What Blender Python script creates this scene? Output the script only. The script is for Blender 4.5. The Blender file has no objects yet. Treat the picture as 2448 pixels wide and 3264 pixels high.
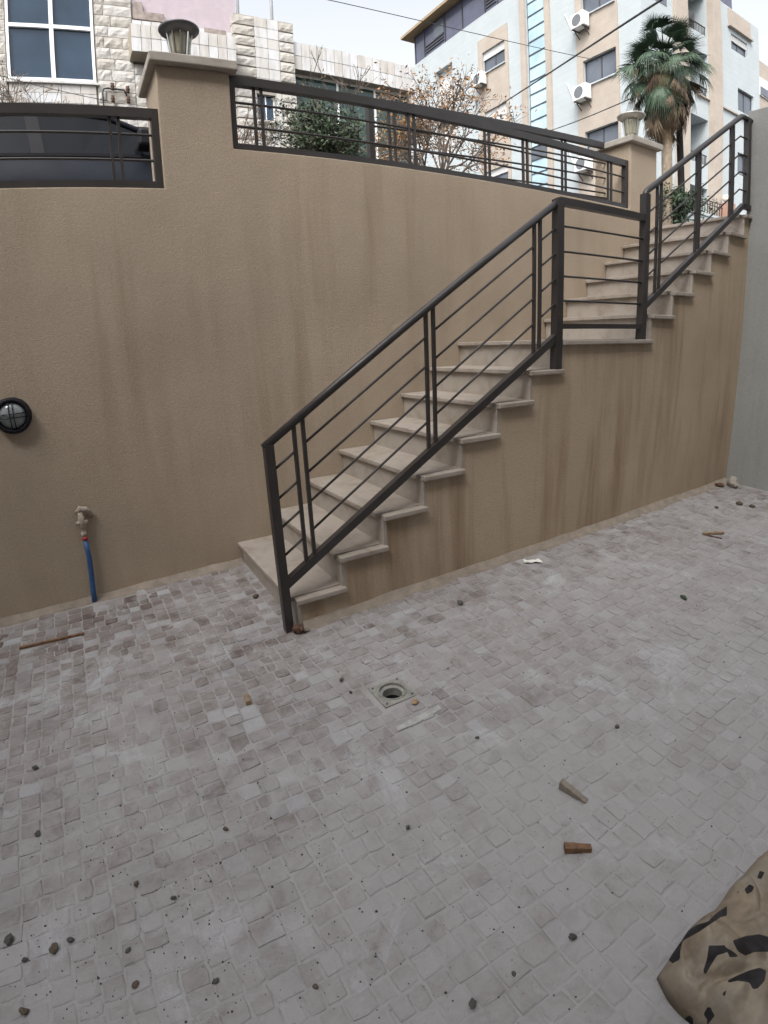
import bpy, bmesh, math, random
import numpy as np
from mathutils import Vector, Matrix, noise as mnoise
rnd = random.Random(7)
sc = bpy.context.scene
COL = sc.collection

# ------------------------------------------------------------------ camera (ultra-wide phone lens)
CAM = Vector((-0.80186, -3.54898, 1.46093))
RT = Vector((0.86357, -0.50217, -0.04542)); UP = Vector((0.18984, 0.24036, 0.95194)); FW = Vector((0.46712, 0.83069, -0.30291))
KP = (0.06043509856751876, -0.00015092126468995045, -3.53435533772866e-05, 8.123981630341645e-07)
cd = bpy.data.cameras.new('camera'); cam = bpy.data.objects.new('camera', cd); COL.objects.link(cam); sc.camera = cam
sc.render.engine = 'CYCLES'
cd.type = 'PANO'; cd.panorama_type = 'FISHEYE_LENS_POLYNOMIAL'; cd.fisheye_fov = math.pi
cd.fisheye_polynomial_k0 = 0.0
cd.fisheye_polynomial_k1, cd.fisheye_polynomial_k2, cd.fisheye_polynomial_k3, cd.fisheye_polynomial_k4 = [-k for k in KP]
cd.sensor_fit = 'HORIZONTAL'; cd.sensor_width = 24; cd.sensor_height = 32
cd.clip_start = 0.02; cd.clip_end = 1000
M = Matrix.Identity(4)
for i in range(3):
    M[i][0], M[i][1], M[i][2], M[i][3] = RT[i], UP[i], -FW[i], CAM[i]
cam.matrix_world = M

def ray(u, v):                       # photo pixel (2448 x 3264) -> direction
    dx, dy = (u - 1224) / 102.0, (1632 - v) / 102.0
    r = math.hypot(dx, dy); th = sum(k * r ** (i + 1) for i, k in enumerate(KP)); ph = math.atan2(dy, dx)
    return (RT * math.cos(ph) + UP * math.sin(ph)) * math.sin(th) + FW * math.cos(th)
def at_y(u, v, y):
    d = ray(u, v); return CAM + d * ((y - CAM.y) / d.y)
def at_x(u, v, x):
    d = ray(u, v); return CAM + d * ((x - CAM.x) / d.x)
def at_d(u, v, dist):
    d = ray(u, v); return CAM + d * (dist / math.hypot(d.x, d.y))

# ------------------------------------------------------------------ sky, sun, exposure
SUN_EL, SUN_AZ = math.radians(52), math.radians(230)      # azimuth clockwise from +Y
w = bpy.data.worlds.new('World'); sc.world = w; w.use_nodes = True
nt = w.node_tree; nt.nodes.clear()
sky = nt.nodes.new('ShaderNodeTexSky'); sky.sky_type = 'NISHITA'; sky.sun_disc = False
sky.sun_elevation = SUN_EL; sky.sun_rotation = SUN_AZ
sky.air_density = 1.0; sky.dust_density = 6.0; sky.ozone_density = 1.0
hs = nt.nodes.new('ShaderNodeHueSaturation'); hs.inputs['Saturation'].default_value = 0.24
bg = nt.nodes.new('ShaderNodeBackground'); bg.inputs['Strength'].default_value = 0.15
out = nt.nodes.new('ShaderNodeOutputWorld')
nt.links.new(sky.outputs[0], hs.inputs['Color']); nt.links.new(hs.outputs[0], bg.inputs[0]); nt.links.new(bg.outputs[0], out.inputs[0])
sl = bpy.data.lights.new('sun', 'SUN'); sl.energy = 0.5; sl.angle = math.radians(30); sl.color = (1, 0.98, 0.95)
so = bpy.data.objects.new('sun', sl); COL.objects.link(so)
sd = Vector((math.sin(SUN_AZ) * math.cos(SUN_EL), math.cos(SUN_AZ) * math.cos(SUN_EL), math.sin(SUN_EL)))
so.rotation_euler = sd.to_track_quat('Z', 'Y').to_euler(); so.location = (0, 0, 30)
sc.view_settings.view_transform = 'Standard'; sc.view_settings.look = 'None'; sc.view_settings.gamma = 1.0
sc.view_settings.exposure = 1.42

# ------------------------------------------------------------------ materials
MATS = {}
def nodes_of(name):
    m = bpy.data.materials.new(name); m.use_nodes = True; t = m.node_tree
    b = t.nodes['Principled BSDF']; MATS[name] = m
    return m, t, b
def nd(t, kind, **kw):
    n = t.nodes.new('ShaderNode' + kind)
    for k, v in kw.items():
        if k in n.inputs: n.inputs[k].default_value = v
        else: setattr(n, k, v)
    return n
def pos(t, scale=(1, 1, 1)):
    g = nd(t, 'NewGeometry'); mp = nd(t, 'Mapping'); mp.inputs['Scale'].default_value = scale
    t.links.new(g.outputs['Position'], mp.inputs['Vector']); return mp.outputs[0]
def ramp(t, fac, stops):
    r = nd(t, 'ValToRGB'); e = r.color_ramp.elements
    while len(e) < len(stops): e.new(0.5)
    for el, (p, c) in zip(e, stops):
        el.position = p; el.color = (c[0], c[1], c[2], 1) if len(c) > 1 else (c[0],) * 3 + (1,)
    t.links.new(fac, r.inputs[0]); return r.outputs[0]
def noise_n(t, vec, scale, detail=4, rough=0.55, dist=0.0):
    n = nd(t, 'TexNoise'); n.inputs['Scale'].default_value = scale; n.inputs['Detail'].default_value = detail
    n.inputs['Roughness'].default_value = rough; n.inputs['Distortion'].default_value = dist
    t.links.new(vec, n.inputs['Vector']); return n.outputs[0]
def mixc(t, fac, a, b, mode='MIX'):
    m = nd(t, 'Mix'); m.data_type = 'RGBA'; m.blend_type = mode
    for idx, x in ((0, fac), (6, a), (7, b)):
        if hasattr(x, 'links'): t.links.new(x, m.inputs[idx])
        elif idx == 0: m.inputs[0].default_value = x
        else: m.inputs[idx].default_value = (x[0], x[1], x[2], 1)
    return m.outputs[2]
def mathn(t, op, a, b=0.0):
    m = nd(t, 'Math'); m.operation = op
    for i, x in enumerate((a, b)):
        if hasattr(x, 'links'): t.links.new(x, m.inputs[i])
        else: m.inputs[i].default_value = x
    return m.outputs[0]
def bump(t, b, h, strength=0.3, dist=0.01):
    n = nd(t, 'Bump'); n.inputs['Strength'].default_value = strength; n.inputs['Distance'].default_value = dist
    t.links.new(h, n.inputs['Height']); t.links.new(n.outputs[0], b.inputs['Normal'])
def plain(name, col, rough=0.6, metal=0.0, var=0.12, nscale=6.0, bstr=0.0, bscale=60.0, spec=None):
    m, t, b = nodes_of(name); p = pos(t)
    f = noise_n(t, p, nscale, 5)
    c = ramp(t, f, [(0.3, tuple(x * (1 - var) for x in col)), (0.7, tuple(min(1, x * (1 + var)) for x in col))])
    t.links.new(c, b.inputs['Base Color']); b.inputs['Roughness'].default_value = rough; b.inputs['Metallic'].default_value = metal
    if spec is not None: b.inputs['Specular IOR Level'].default_value = spec
    if bstr: bump(t, b, noise_n(t, p, bscale, 3), bstr, 0.01)
    return m
def glassy(name, col, rough=0.06, spec=0.5):
    m, t, b = nodes_of(name); p = pos(t)
    c = ramp(t, noise_n(t, p, 0.8, 3), [(0.3, tuple(x * 0.75 for x in col)), (0.7, tuple(x * 1.2 for x in col))])
    t.links.new(c, b.inputs['Base Color']); b.inputs['Roughness'].default_value = rough; b.inputs['Specular IOR Level'].default_value = spec
    bump(t, b, noise_n(t, p, 1.3, 2), 0.03, 0.05)
    return m
def stucco(name, base, dark, streak_amt, grain=0.55):
    m, t, b = nodes_of(name); p = pos(t)
    big = noise_n(t, p, 0.9, 5, 0.6)
    col = ramp(t, big, [(0.3, tuple(x * 0.86 for x in base)), (0.5, base), (0.72, tuple(min(1, x * 1.12) for x in base))])
    sv = pos(t, (5.5, 5.5, 0.42)); st = noise_n(t, sv, 1.0, 6, 0.62, 0.3)
    sm = ramp(t, st, [(0.47, (0,)), (0.72, (1,))])
    zone = ramp(t, noise_n(t, p, 0.55, 2), [(0.38, (0.1,)), (0.62, (1,))])
    k = mathn(t, 'MULTIPLY', mathn(t, 'MULTIPLY', sm, zone), streak_amt)
    col = mixc(t, k, col, dark)
    fine = noise_n(t, p, 75, 3, 0.6); dots = ramp(t, fine, [(0.3, (0.9,)), (0.7, (1.08,))])
    col = mixc(t, 1.0, col, dots, 'MULTIPLY')
    t.links.new(col, b.inputs['Base Color']); b.inputs['Roughness'].default_value = 0.92; b.inputs['Specular IOR Level'].default_value = 0.2
    h = mathn(t, 'ADD', noise_n(t, p, 150, 3, 0.7), mathn(t, 'MULTIPLY', noise_n(t, p, 45, 3), 0.35))
    bump(t, b, h, grain, 0.010)
    return m
stucco('stucco_beige', (0.365, 0.298, 0.228), (0.235, 0.178, 0.122), 0.75, 0.4)
stucco('stucco_side', (0.40, 0.318, 0.232), (0.225, 0.155, 0.098), 1.0, 0.45)
stucco('stucco_grey', (0.275, 0.28, 0.268), (0.20, 0.19, 0.17), 0.6, 0.25)
plain('fillet_mortar', (0.225, 0.19, 0.155), 0.95, var=0.2, nscale=14, bstr=0.5, bscale=50)
plain('cap_stone', (0.34, 0.31, 0.27), 0.8, var=0.12, nscale=9, bstr=0.25, bscale=40)
def marble(name, base, veins):
    m, t, b = nodes_of(name); p = pos(t)
    f = noise_n(t, p, 3.0, 6, 0.65, 1.2)
    c = ramp(t, f, [(0.32, veins), (0.5, base), (0.75, tuple(min(1, x * 1.08) for x in base))])
    dirt = ramp(t, noise_n(t, p, 9, 6, 0.7), [(0.5, (0,)), (0.8, (0.75,))])
    c = mixc(t, dirt, c, tuple(x * 0.62 * k for x, k in zip(base, (1, 0.92, 0.82))))
    t.links.new(c, b.inputs['Base Color']); b.inputs['Roughness'].default_value = 0.55
    bump(t, b, noise_n(t, p, 30, 4), 0.12, 0.006); return m
marble('tread_stone', (0.315, 0.278, 0.242), (0.24, 0.205, 0.165))
marble('riser_stone', (0.335, 0.30, 0.262), (0.255, 0.215, 0.175))
def metal_paint():
    m, t, b = nodes_of('rail_paint'); p = pos(t)
    c = ramp(t, noise_n(t, p, 5, 5), [(0.3, (0.024, 0.0205, 0.0195)), (0.7, (0.036, 0.032, 0.031))])
    chips = ramp(t, noise_n(t, p, 38, 5, 0.7), [(0.70, (0,)), (0.74, (1,))])
    c = mixc(t, chips, c, (0.16, 0.145, 0.135))
    t.links.new(c, b.inputs['Base Color']); b.inputs['Roughness'].default_value = 0.42
    bump(t, b, noise_n(t, p, 45, 2), 0.1, 0.004)
metal_paint()
plain('steel', (0.55, 0.54, 0.52), 0.22, 1.0, var=0.15, nscale=20)
plain('brass_grey', (0.42, 0.40, 0.36), 0.4, 0.6, var=0.15, nscale=20)
plain('steel_dark', (0.085, 0.085, 0.09), 0.45, 0.4, var=0.15, nscale=20)
plain('white_frame', (0.75, 0.76, 0.77), 0.5, var=0.05)
plain('dark_frame', (0.05, 0.05, 0.055), 0.5, var=0.1)
glassy('lamp_glass', (0.30, 0.29, 0.22), 0.12)
glassy('bulk_glass', (0.22, 0.24, 0.25), 0.10)
plain('pipe_blue', (0.02, 0.07, 0.19), 0.5, var=0.35, nscale=30)
plain('pipe_red', (0.35, 0.03, 0.04), 0.5)
plain('pipe_beige', (0.30, 0.255, 0.205), 0.8, var=0.3, nscale=40, bstr=0.6, bscale=80)
plain('hole_dark', (0.012, 0.012, 0.012), 0.9)
plain('mortar_pale', (0.33, 0.325, 0.31), 0.9, var=0.2, nscale=40, bstr=0.4)
plain('pvc_grey', (0.24, 0.235, 0.21), 0.6, var=0.25, nscale=40, bstr=0.3)
plain('wood_pale', (0.235, 0.165, 0.10), 0.8, var=0.3, nscale=30, bstr=0.4)
plain('wood_brown', (0.155, 0.085, 0.045), 0.8, var=0.35, nscale=40, bstr=0.5)
plain('wood_grey', (0.20, 0.172, 0.14), 0.85, var=0.25, nscale=35, bstr=0.4)
plain('cork', (0.33, 0.225, 0.135), 0.85, var=0.2, nscale=60)
plain('pebble_dark', (0.07, 0.068, 0.064), 0.9, var=0.35, nscale=60, bstr=0.5)
plain('clod_brown', (0.09, 0.07, 0.05), 0.95, var=0.35, nscale=50, bstr=0.6)
plain('paper_white', (0.68, 0.67, 0.64), 0.8, var=0.08)
plain('rag_brown', (0.085, 0.045, 0.03), 0.9, var=0.4, nscale=40, bstr=0.6)
plain('asphalt', (0.055, 0.054, 0.052), 0.9, var=0.2, nscale=8, bstr=0.4)
plain('unseen_house_plaster', (0.42, 0.38, 0.33), 0.9, var=0.1)
# villa and far buildings
def rough_stone():
    m, t, b = nodes_of('villa_rough'); p = pos(t)
    tone = nd(t, 'Attribute'); tone.attribute_name = 'tone'
    c = ramp(t, tone.outputs['Fac'], [(0.0, (0.40, 0.375, 0.335)), (0.5, (0.45, 0.43, 0.395)), (1.0, (0.49, 0.475, 0.45))])
    d = ramp(t, noise_n(t, p, 4, 6, 0.65), [(0.35, (0.84,)), (0.65, (1.04,))])
    c = mixc(t, 1.0, c, d, 'MULTIPLY'); t.links.new(c, b.inputs['Base Color']); b.inputs['Roughness'].default_value = 0.9
    bump(t, b, noise_n(t, p, 9, 5, 0.65), 0.6, 0.05)
rough_stone()
def smooth_tile():
    m, t, b = nodes_of('villa_tile'); p = pos(t)
    tone = nd(t, 'Attribute'); tone.attribute_name = 'tone'
    c = ramp(t, tone.outputs['Fac'], [(0.0, (0.45, 0.43, 0.40)), (0.6, (0.50, 0.50, 0.50)), (1.0, (0.53, 0.54, 0.555))])
    sv = pos(t, (3, 3, 0.7)); d = ramp(t, noise_n(t, sv, 2.2, 6, 0.65), [(0.32, (0.80, 0.78, 0.75)), (0.55, (1.03, 1.03, 1.03))])
    c = mixc(t, 1.0, c, d, 'MULTIPLY'); t.links.new(c, b.inputs['Base Color']); b.inputs['Roughness'].default_value = 0.75
    bump(t, b, noise_n(t, p, 20, 4), 0.2, 0.01)
smooth_tile()
plain('villa_core', (0.30, 0.275, 0.24), 0.95, var=0.2, nscale=3)
plain('villa_soffit', (0.26, 0.225, 0.18), 0.95, var=0.25, nscale=3)
plain('pink_plaster', (0.40, 0.345, 0.375), 0.9, var=0.06)
plain('bare_patch', (0.26, 0.22, 0.20), 0.95, var=0.3, nscale=8, bstr=0.6)
glassy('glass_blue', (0.030, 0.052, 0.082), 0.05, 0.3)
glassy('glass_green', (0.030, 0.060, 0.055), 0.07, 0.5)
glassy('glass_grey', (0.10, 0.115, 0.14), 0.08, 0.5)
glassy('glass_strip', (0.42, 0.58, 0.68), 0.08, 0.5)
glassy('glass_purple', (0.085, 0.09, 0.135), 0.10, 0.5)
def coursed(name, base, amt=0.14, course=0.3):
    m, t, b = nodes_of(name); p = pos(t)
    sv = pos(t, (0.3, 0.3, 1)); f = noise_n(t, p, 1.1, 6, 0.65)
    c = ramp(t, f, [(0.3, tuple(x * (1 - amt) for x in base)), (0.7, tuple(min(1, x * (1 + amt * 0.5)) for x in base))])
    g = nd(t, 'NewGeometry'); s = nd(t, 'SeparateXYZ'); t.links.new(g.outputs['Position'], s.inputs[0])
    fr = mathn(t, 'FRACT', mathn(t, 'DIVIDE', s.outputs['Z'], course))
    line = mathn(t, 'LESS_THAN', fr, 0.05)
    c = mixc(t, mathn(t, 'MULTIPLY', line, 0.30), c, tuple(x * 0.6 for x in base))
    t.links.new(c, b.inputs['Base Color']); b.inputs['Roughness'].default_value = 0.85
    bump(t, b, noise_n(t, p, 7, 4), 0.3, 0.03); return m
coursed('apt_white', (0.40, 0.44, 0.455), 0.07)
coursed('apt_beige', (0.385, 0.335, 0.285), 0.14)
plain('apt_tan', (0.30, 0.22, 0.13), 0.8)
plain('shutter', (0.50, 0.50, 0.49), 0.6, var=0.06)
plain('apt_inner', (0.55, 0.54, 0.52), 0.9, var=0.08)
plain('ac_white', (0.72, 0.73, 0.72), 0.5, var=0.06)
plain('ac_fan', (0.13, 0.14, 0.15), 0.5)
plain('fence_iron', (0.045, 0.04, 0.04), 0.5)
plain('brick_pier', (0.33, 0.20, 0.15), 0.9)
plain('globe_white', (0.75, 0.70, 0.58), 0.4)
plain('cable_black', (0.03, 0.03, 0.03), 0.6)
plain('pole_grey', (0.55, 0.57, 0.60), 0.5)
plain('pole_wood', (0.022, 0.02, 0.021), 0.95, var=0.3, nscale=20, spec=0.1)
# plants
plain('bark_palm', (0.21, 0.17, 0.125), 0.95, var=0.25, nscale=9, bstr=0.8, bscale=14)
plain('palm_fibre', (0.165, 0.115, 0.07), 0.95, var=0.35, nscale=14, bstr=0.8, bscale=30)
def leaf(name, c0, c1, rough=0.6):
    m, t, b = nodes_of(name); p = pos(t)
    c = ramp(t, noise_n(t, p, 2.6, 4), [(0.3, c0), (0.7, c1)]); t.links.new(c, b.inputs['Base Color'])
    b.inputs['Roughness'].default_value = rough; return m
leaf('frond_green', (0.020, 0.044, 0.028), (0.052, 0.090, 0.048))
leaf('frond_yellow', (0.10, 0.11, 0.05), (0.17, 0.15, 0.075))
leaf('frond_dead', (0.065, 0.045, 0.034), (0.16, 0.115, 0.07), 0.9)
leaf('bush_leaf', (0.022, 0.040, 0.022), (0.060, 0.085, 0.040))
leaf('dry_leaf', (0.16, 0.075, 0.03), (0.34, 0.20, 0.09), 0.9)
leaf('hedge_leaf', (0.012, 0.026, 0.012), (0.03, 0.055, 0.022))
plain('twig', (0.115, 0.09, 0.072), 0.95, var=0.3, nscale=8)
# car
m, t, b = nodes_of('car_paint'); p = pos(t)
t.links.new(ramp(t, noise_n(t, p, 3, 4), [(0.3, (0.012, 0.014, 0.02)), (0.7, (0.018, 0.021, 0.028))]), b.inputs['Base Color'])
b.inputs['Roughness'].default_value = 0.4; b.inputs['Specular IOR Level'].default_value = 0.08; b.inputs['Coat Weight'].default_value = 0.03; b.inputs['Coat Roughness'].default_value = 0.08
glassy('car_glass', (0.008, 0.010, 0.013), 0.08, 0.12)
plain('tyre', (0.02, 0.02, 0.02), 0.9)
plain('black_plastic', (0.010, 0.010, 0.013), 0.6, spec=0.2)
glassy('headlight', (0.5, 0.5, 0.5), 0.1)
# cobbles
def cobble(name, mortar=False):
    m, t, b = nodes_of(name); p = pos(t)
    if mortar:
        c = ramp(t, noise_n(t, p, 7, 6, 0.65), [(0.3, (0.19, 0.178, 0.168)), (0.6, (0.285, 0.275, 0.268)), (0.8, (0.34, 0.332, 0.325))])
    else:
        tone = nd(t, 'Attribute'); tone.attribute_name = 'tone'
        c = ramp(t, tone.outputs['Fac'], [(0.0, (0.089, 0.066, 0.058)), (0.3, (0.144, 0.116, 0.107)), (0.55, (0.189, 0.170, 0.162)), (0.8, (0.226, 0.216, 0.221)), (1.0, (0.326, 0.334, 0.346))])
        mot = ramp(t, noise_n(t, p, 16, 6, 0.7), [(0.3, (0.78, 0.76, 0.75)), (0.7, (1.1, 1.1, 1.1))])
        c = mixc(t, 1.0, c, mot, 'MULTIPLY')
        pink = ramp(t, noise_n(t, p, 1.3, 3), [(0.42, (0,)), (0.66, (0.5,))])
        c = mixc(t, pink, c, (0.185, 0.153, 0.138))
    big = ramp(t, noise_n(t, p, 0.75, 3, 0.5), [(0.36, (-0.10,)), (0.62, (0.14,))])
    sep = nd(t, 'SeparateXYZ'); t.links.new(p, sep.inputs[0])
    trod_shade = mathn(t, 'MULTIPLY', mathn(t, 'MINIMUM', mathn(t, 'MAXIMUM', mathn(t, 'SUBTRACT', -1.0, sep.outputs['Y']), -0.6), 1.6), 0.15)  # less dusty towards the wall, which also paints in the dimmer light there
    dn = mathn(t, 'ADD', mathn(t, 'ADD', noise_n(t, p, 7.0, 8, 0.72, 0.5), big), trod_shade)
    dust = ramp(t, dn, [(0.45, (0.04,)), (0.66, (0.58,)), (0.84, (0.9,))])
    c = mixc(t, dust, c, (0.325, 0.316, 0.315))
    chalk = ramp(t, noise_n(t, p, 2.6, 8, 0.72, 0.6), [(0.56, (0,)), (0.72, (0.7,))])
    c = mixc(t, chalk, c, (0.440, 0.456, 0.474))
    vo = nd(t, 'TexVoronoi'); vo.inputs['Scale'].default_value = 55; t.links.new(p, vo.inputs['Vector'])
    sp = ramp(t, vo.outputs['Distance'], [(0.10, (1,)), (0.16, (0,))])
    spk = mathn(t, 'MULTIPLY', sp, ramp(t, noise_n(t, p, 11, 3), [(0.52, (0,)), (0.62, (0.7,))]))
    c = mixc(t, spk, c, (0.12, 0.105, 0.10))
    t.links.new(c, b.inputs['Base Color']); b.inputs['Roughness'].default_value = 0.86; b.inputs['Specular IOR Level'].default_value = 0.3
    h = mathn(t, 'ADD', noise_n(t, p, 38, 5, 0.7), mathn(t, 'MULTIPLY', noise_n(t, p, 120, 3), 0.4))
    bump(t, b, h, 0.55, 0.006)
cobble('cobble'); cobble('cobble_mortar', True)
# paper sack: dusty kraft and black print
def sack(name, c0, c1, c2, dusty):
    m, t, b = nodes_of(name); p = pos(t)
    c = ramp(t, noise_n(t, p, 11, 6, 0.65), [(0.3, c0), (0.55, c1), (0.75, c2)])
    d = ramp(t, noise_n(t, p, 6, 7, 0.7), [(0.45, (0,)), (0.75, (dusty,))]); c = mixc(t, d, c, (0.30, 0.30, 0.285))
    at = nd(t, 'Attribute'); at.attribute_name = 'print'; k = ramp(t, at.outputs['Fac'], [(0.47, (0,)), (0.53, (1,))]); ink = ramp(t, noise_n(t, p, 20, 5), [(0.3, (0.012, 0.011, 0.012)), (0.75, (0.032, 0.028, 0.029))]); c = mixc(t, k, c, ink)
    t.links.new(c, b.inputs['Base Color']); b.inputs['Roughness'].default_value = 0.8; b.inputs['Specular IOR Level'].default_value = 0.3
    bump(t, b, noise_n(t, p, 55, 4, 0.6), 0.3, 0.006)
sack('sack_paper', (0.165, 0.128, 0.09), (0.25, 0.205, 0.148), (0.30, 0.255, 0.19), 0.5)

# ------------------------------------------------------------------ mesh helpers
class MB:
    def __init__(s): s.v = []; s.f = []; s.t = []
    def add(s, vs, fs, tone=0.5):
        o = len(s.v); s.v += [tuple(x) for x in vs]; s.f += [tuple(i + o for i in f) for f in fs]; s.t += [tone] * len(fs); return s
    def box(s, x0, x1, y0, y1, z0, z1, tone=0.5):
        x0, x1 = min(x0, x1), max(x0, x1); y0, y1 = min(y0, y1), max(y0, y1); z0, z1 = min(z0, z1), max(z0, z1)
        return s.add([(x0, y0, z0), (x1, y0, z0), (x1, y1, z0), (x0, y1, z0), (x0, y0, z1), (x1, y0, z1), (x1, y1, z1), (x0, y1, z1)],
                     [(3, 2, 1, 0), (4, 5, 6, 7), (0, 1, 5, 4), (1, 2, 6, 5), (2, 3, 7, 6), (3, 0, 4, 7)], tone)
    def bar(s, p, q, a, b, up=(0, 0, 1)):       # rectangular bar, a across, b along up
        p, q = Vector(p), Vector(q); d = (q - p).normalized(); u = Vector(up)
        if abs(d.dot(u)) > 0.98: u = Vector((0, 1, 0))
        r = d.cross(u).normalized(); u = r.cross(d).normalized()
        vs = []
        for c in (p, q):
            for i, j in ((-1, -1), (1, -1), (1, 1), (-1, 1)): vs.append(c + r * (i * a / 2) + u * (j * b / 2))
        return s.add(vs, [(0, 3, 2, 1)[::-1], (4, 5, 6, 7)[::-1], (0, 1, 5, 4)[::-1], (1, 2, 6, 5)[::-1], (2, 3, 7, 6)[::-1], (3, 0, 4, 7)[::-1]])
    def tube(s, pts, r, n=8, caps=True):
        pts = [Vector(p) for p in pts]; rs = r if isinstance(r, (list, tuple)) else [r] * len(pts); vs = []; fs = []
        ref = None
        for i, p in enumerate(pts):
            d = (pts[min(i + 1, len(pts) - 1)] - pts[max(i - 1, 0)]).normalized()
            if ref is None: ref = Vector((0, 0, 1)) if abs(d.z) < 0.9 else Vector((1, 0, 0))
            u = (ref - d * ref.dot(d)).normalized(); ref = u; v = d.cross(u)
            for k in range(n):
                a = 2 * math.pi * k / n; vs.append(p + (u * math.cos(a) + v * math.sin(a)) * rs[i])
        for i in range(len(pts) - 1):
            for k in range(n):
                a, b = i * n + k, i * n + (k + 1) % n; fs.append((a, b, b + n, a + n))
        if caps: fs += [tuple(range(n))[::-1], tuple(range((len(pts) - 1) * n, len(pts) * n))]
        return s.add(vs, fs)
    def lathe(s, prof, c=(0, 0, 0), n=24, axis='z'):
        vs = []; fs = []
        for r, h in prof:
            for k in range(n):
                a = 2 * math.pi * k / n; x, y = r * math.cos(a), r * math.sin(a)
                vs.append((c[0] + x, c[1] + y, c[2] + h) if axis == 'z' else (c[0] + x, c[1] - h, c[2] + y))
        for i in range(len(prof) - 1):
            for k in range(n):
                a, b = i * n + k, i * n + (k + 1) % n
                fs.append((a, b, b + n, a + n))
        if prof[0][0] > 1e-4: fs.append(tuple(range(n))[::-1])
        if prof[-1][0] > 1e-4: fs.append(tuple(range((len(prof) - 1) * n, len(prof) * n)))
        return s.add(vs, fs)
    def prism(s, poly, y0, y1):                  # polygon in (x,z), extruded along y
        n = len(poly); vs = [(x, y0, z) for x, z in poly] + [(x, y1, z) for x, z in poly]
        return s.add(vs, [tuple(range(n)), tuple(range(n, 2 * n))[::-1]] + [(i + n, (i + 1) % n + n, (i + 1) % n, i) for i in range(n)])
    def build(s, name, mat, parent=None, smooth=False, bevel=0, loc=None, kind=None, fix=True):
        me = bpy.data.meshes.new(name); vs = s.v
        if loc is not None: vs = [(a - loc[0], b - loc[1], c - loc[2]) for a, b, c in vs]
        me.from_pydata(vs, [], s.f); me.materials.append(MATS[mat])
        if fix:
            bm = bmesh.new(); bm.from_mesh(me); bmesh.ops.recalc_face_normals(bm, faces=bm.faces); bm.to_mesh(me); bm.free()
        at = me.attributes.new('tone', 'FLOAT', 'FACE'); at.data.foreach_set('value', s.t)
        if smooth: me.polygons.foreach_set('use_smooth', [True] * len(me.polygons))
        o = bpy.data.objects.new(name, me); COL.objects.link(o)
        if loc is not None: o.location = loc
        if parent is not None: put(o, parent)
        if bevel:
            md = o.modifiers.new('edge', 'BEVEL'); md.width = bevel; md.segments = 2; md.limit_method = 'ANGLE'
        if kind: o['kind'] = kind
        return o
PLOC = {}
def world_loc(o):
    l = Vector(o.location)
    if o.parent is not None: l = Vector(PLOC.get(o.name, l))
    return l
def put(o, parent):
    PLOC[o.name] = Vector(o.location)
    o.parent = parent; o.matrix_parent_inverse = Matrix.Translation(-world_loc(parent))
    if parent.parent is not None or parent.rotation_euler.to_quaternion().angle > 1e-6:
        pass
def part_of(o, parent): put(o, parent)
def thing(name, label, cat, loc=(0, 0, 0), group=None):
    o = bpy.data.objects.new(name, None); o.empty_display_size = 0.1; COL.objects.link(o); o.location = loc
    return tag(o, label, cat, group)
def tag(o, label, cat, group=None):
    o['label'] = label; o['category'] = cat
    if group: o['group'] = group
    return o
def copy_tree(src, loc, label=None, scale=None):
    r = src.copy(); COL.objects.link(r); r.location = loc
    if label: r['label'] = label
    if scale: r.scale = scale
    for ch in src.children:
        c = ch.copy(); COL.objects.link(c); c.parent = r; c.matrix_parent_inverse = ch.matrix_parent_inverse.copy()
        for g in ch.children:
            e = g.copy(); COL.objects.link(e); e.parent = c; e.matrix_parent_inverse = g.matrix_parent_inverse.copy()
    return r

# ------------------------------------------------------------------ dimensions
T1, T2, HR, HR2, WST, LAND = 0.2776, 0.2759, 0.1815, 0.1806, 1.084, 0.9774
FA, FB = 0.0242, 0.0266
def fz(x, y): return FA * x + FB * (y + WST)
XR = 4.43                       # right boundary wall face
STREET = 2.50

# ------------------------------------------------------------------ courtyard floor
TILE = 0.345; TX0, TY0 = -0.7225, -2.672
DR = (0.096, 0.252, -1.888, -1.732)          # drain plate
floor = bpy.data.objects.new('courtyard_floor', None); COL.objects.link(floor); floor['kind'] = 'structure'
floor['label'] = 'dusty grey and mauve cobbled courtyard floor'
def floor_quads(x0, x1, y0, y1, dz, mb):
    mb.add([(x0, y0, fz(x0, y0) + dz), (x1, y0, fz(x1, y0) + dz), (x1, y1, fz(x1, y1) + dz), (x0, y1, fz(x0, y1) + dz)], [(0, 1, 2, 3)])
mb = MB(); FX0, FX1, FY0, FY1 = -6.0, XR + 0.1, -6.1, 0.05
for a in ((FX0, DR[0], FY0, FY1), (DR[1], FX1, FY0, FY1), (DR[0], DR[1], FY0, DR[2]), (DR[0], DR[1], DR[3], FY1)):
    floor_quads(*a, -0.0012, mb)
mb.build('mortar_bed', 'cobble_mortar', floor, fix=False)
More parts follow.
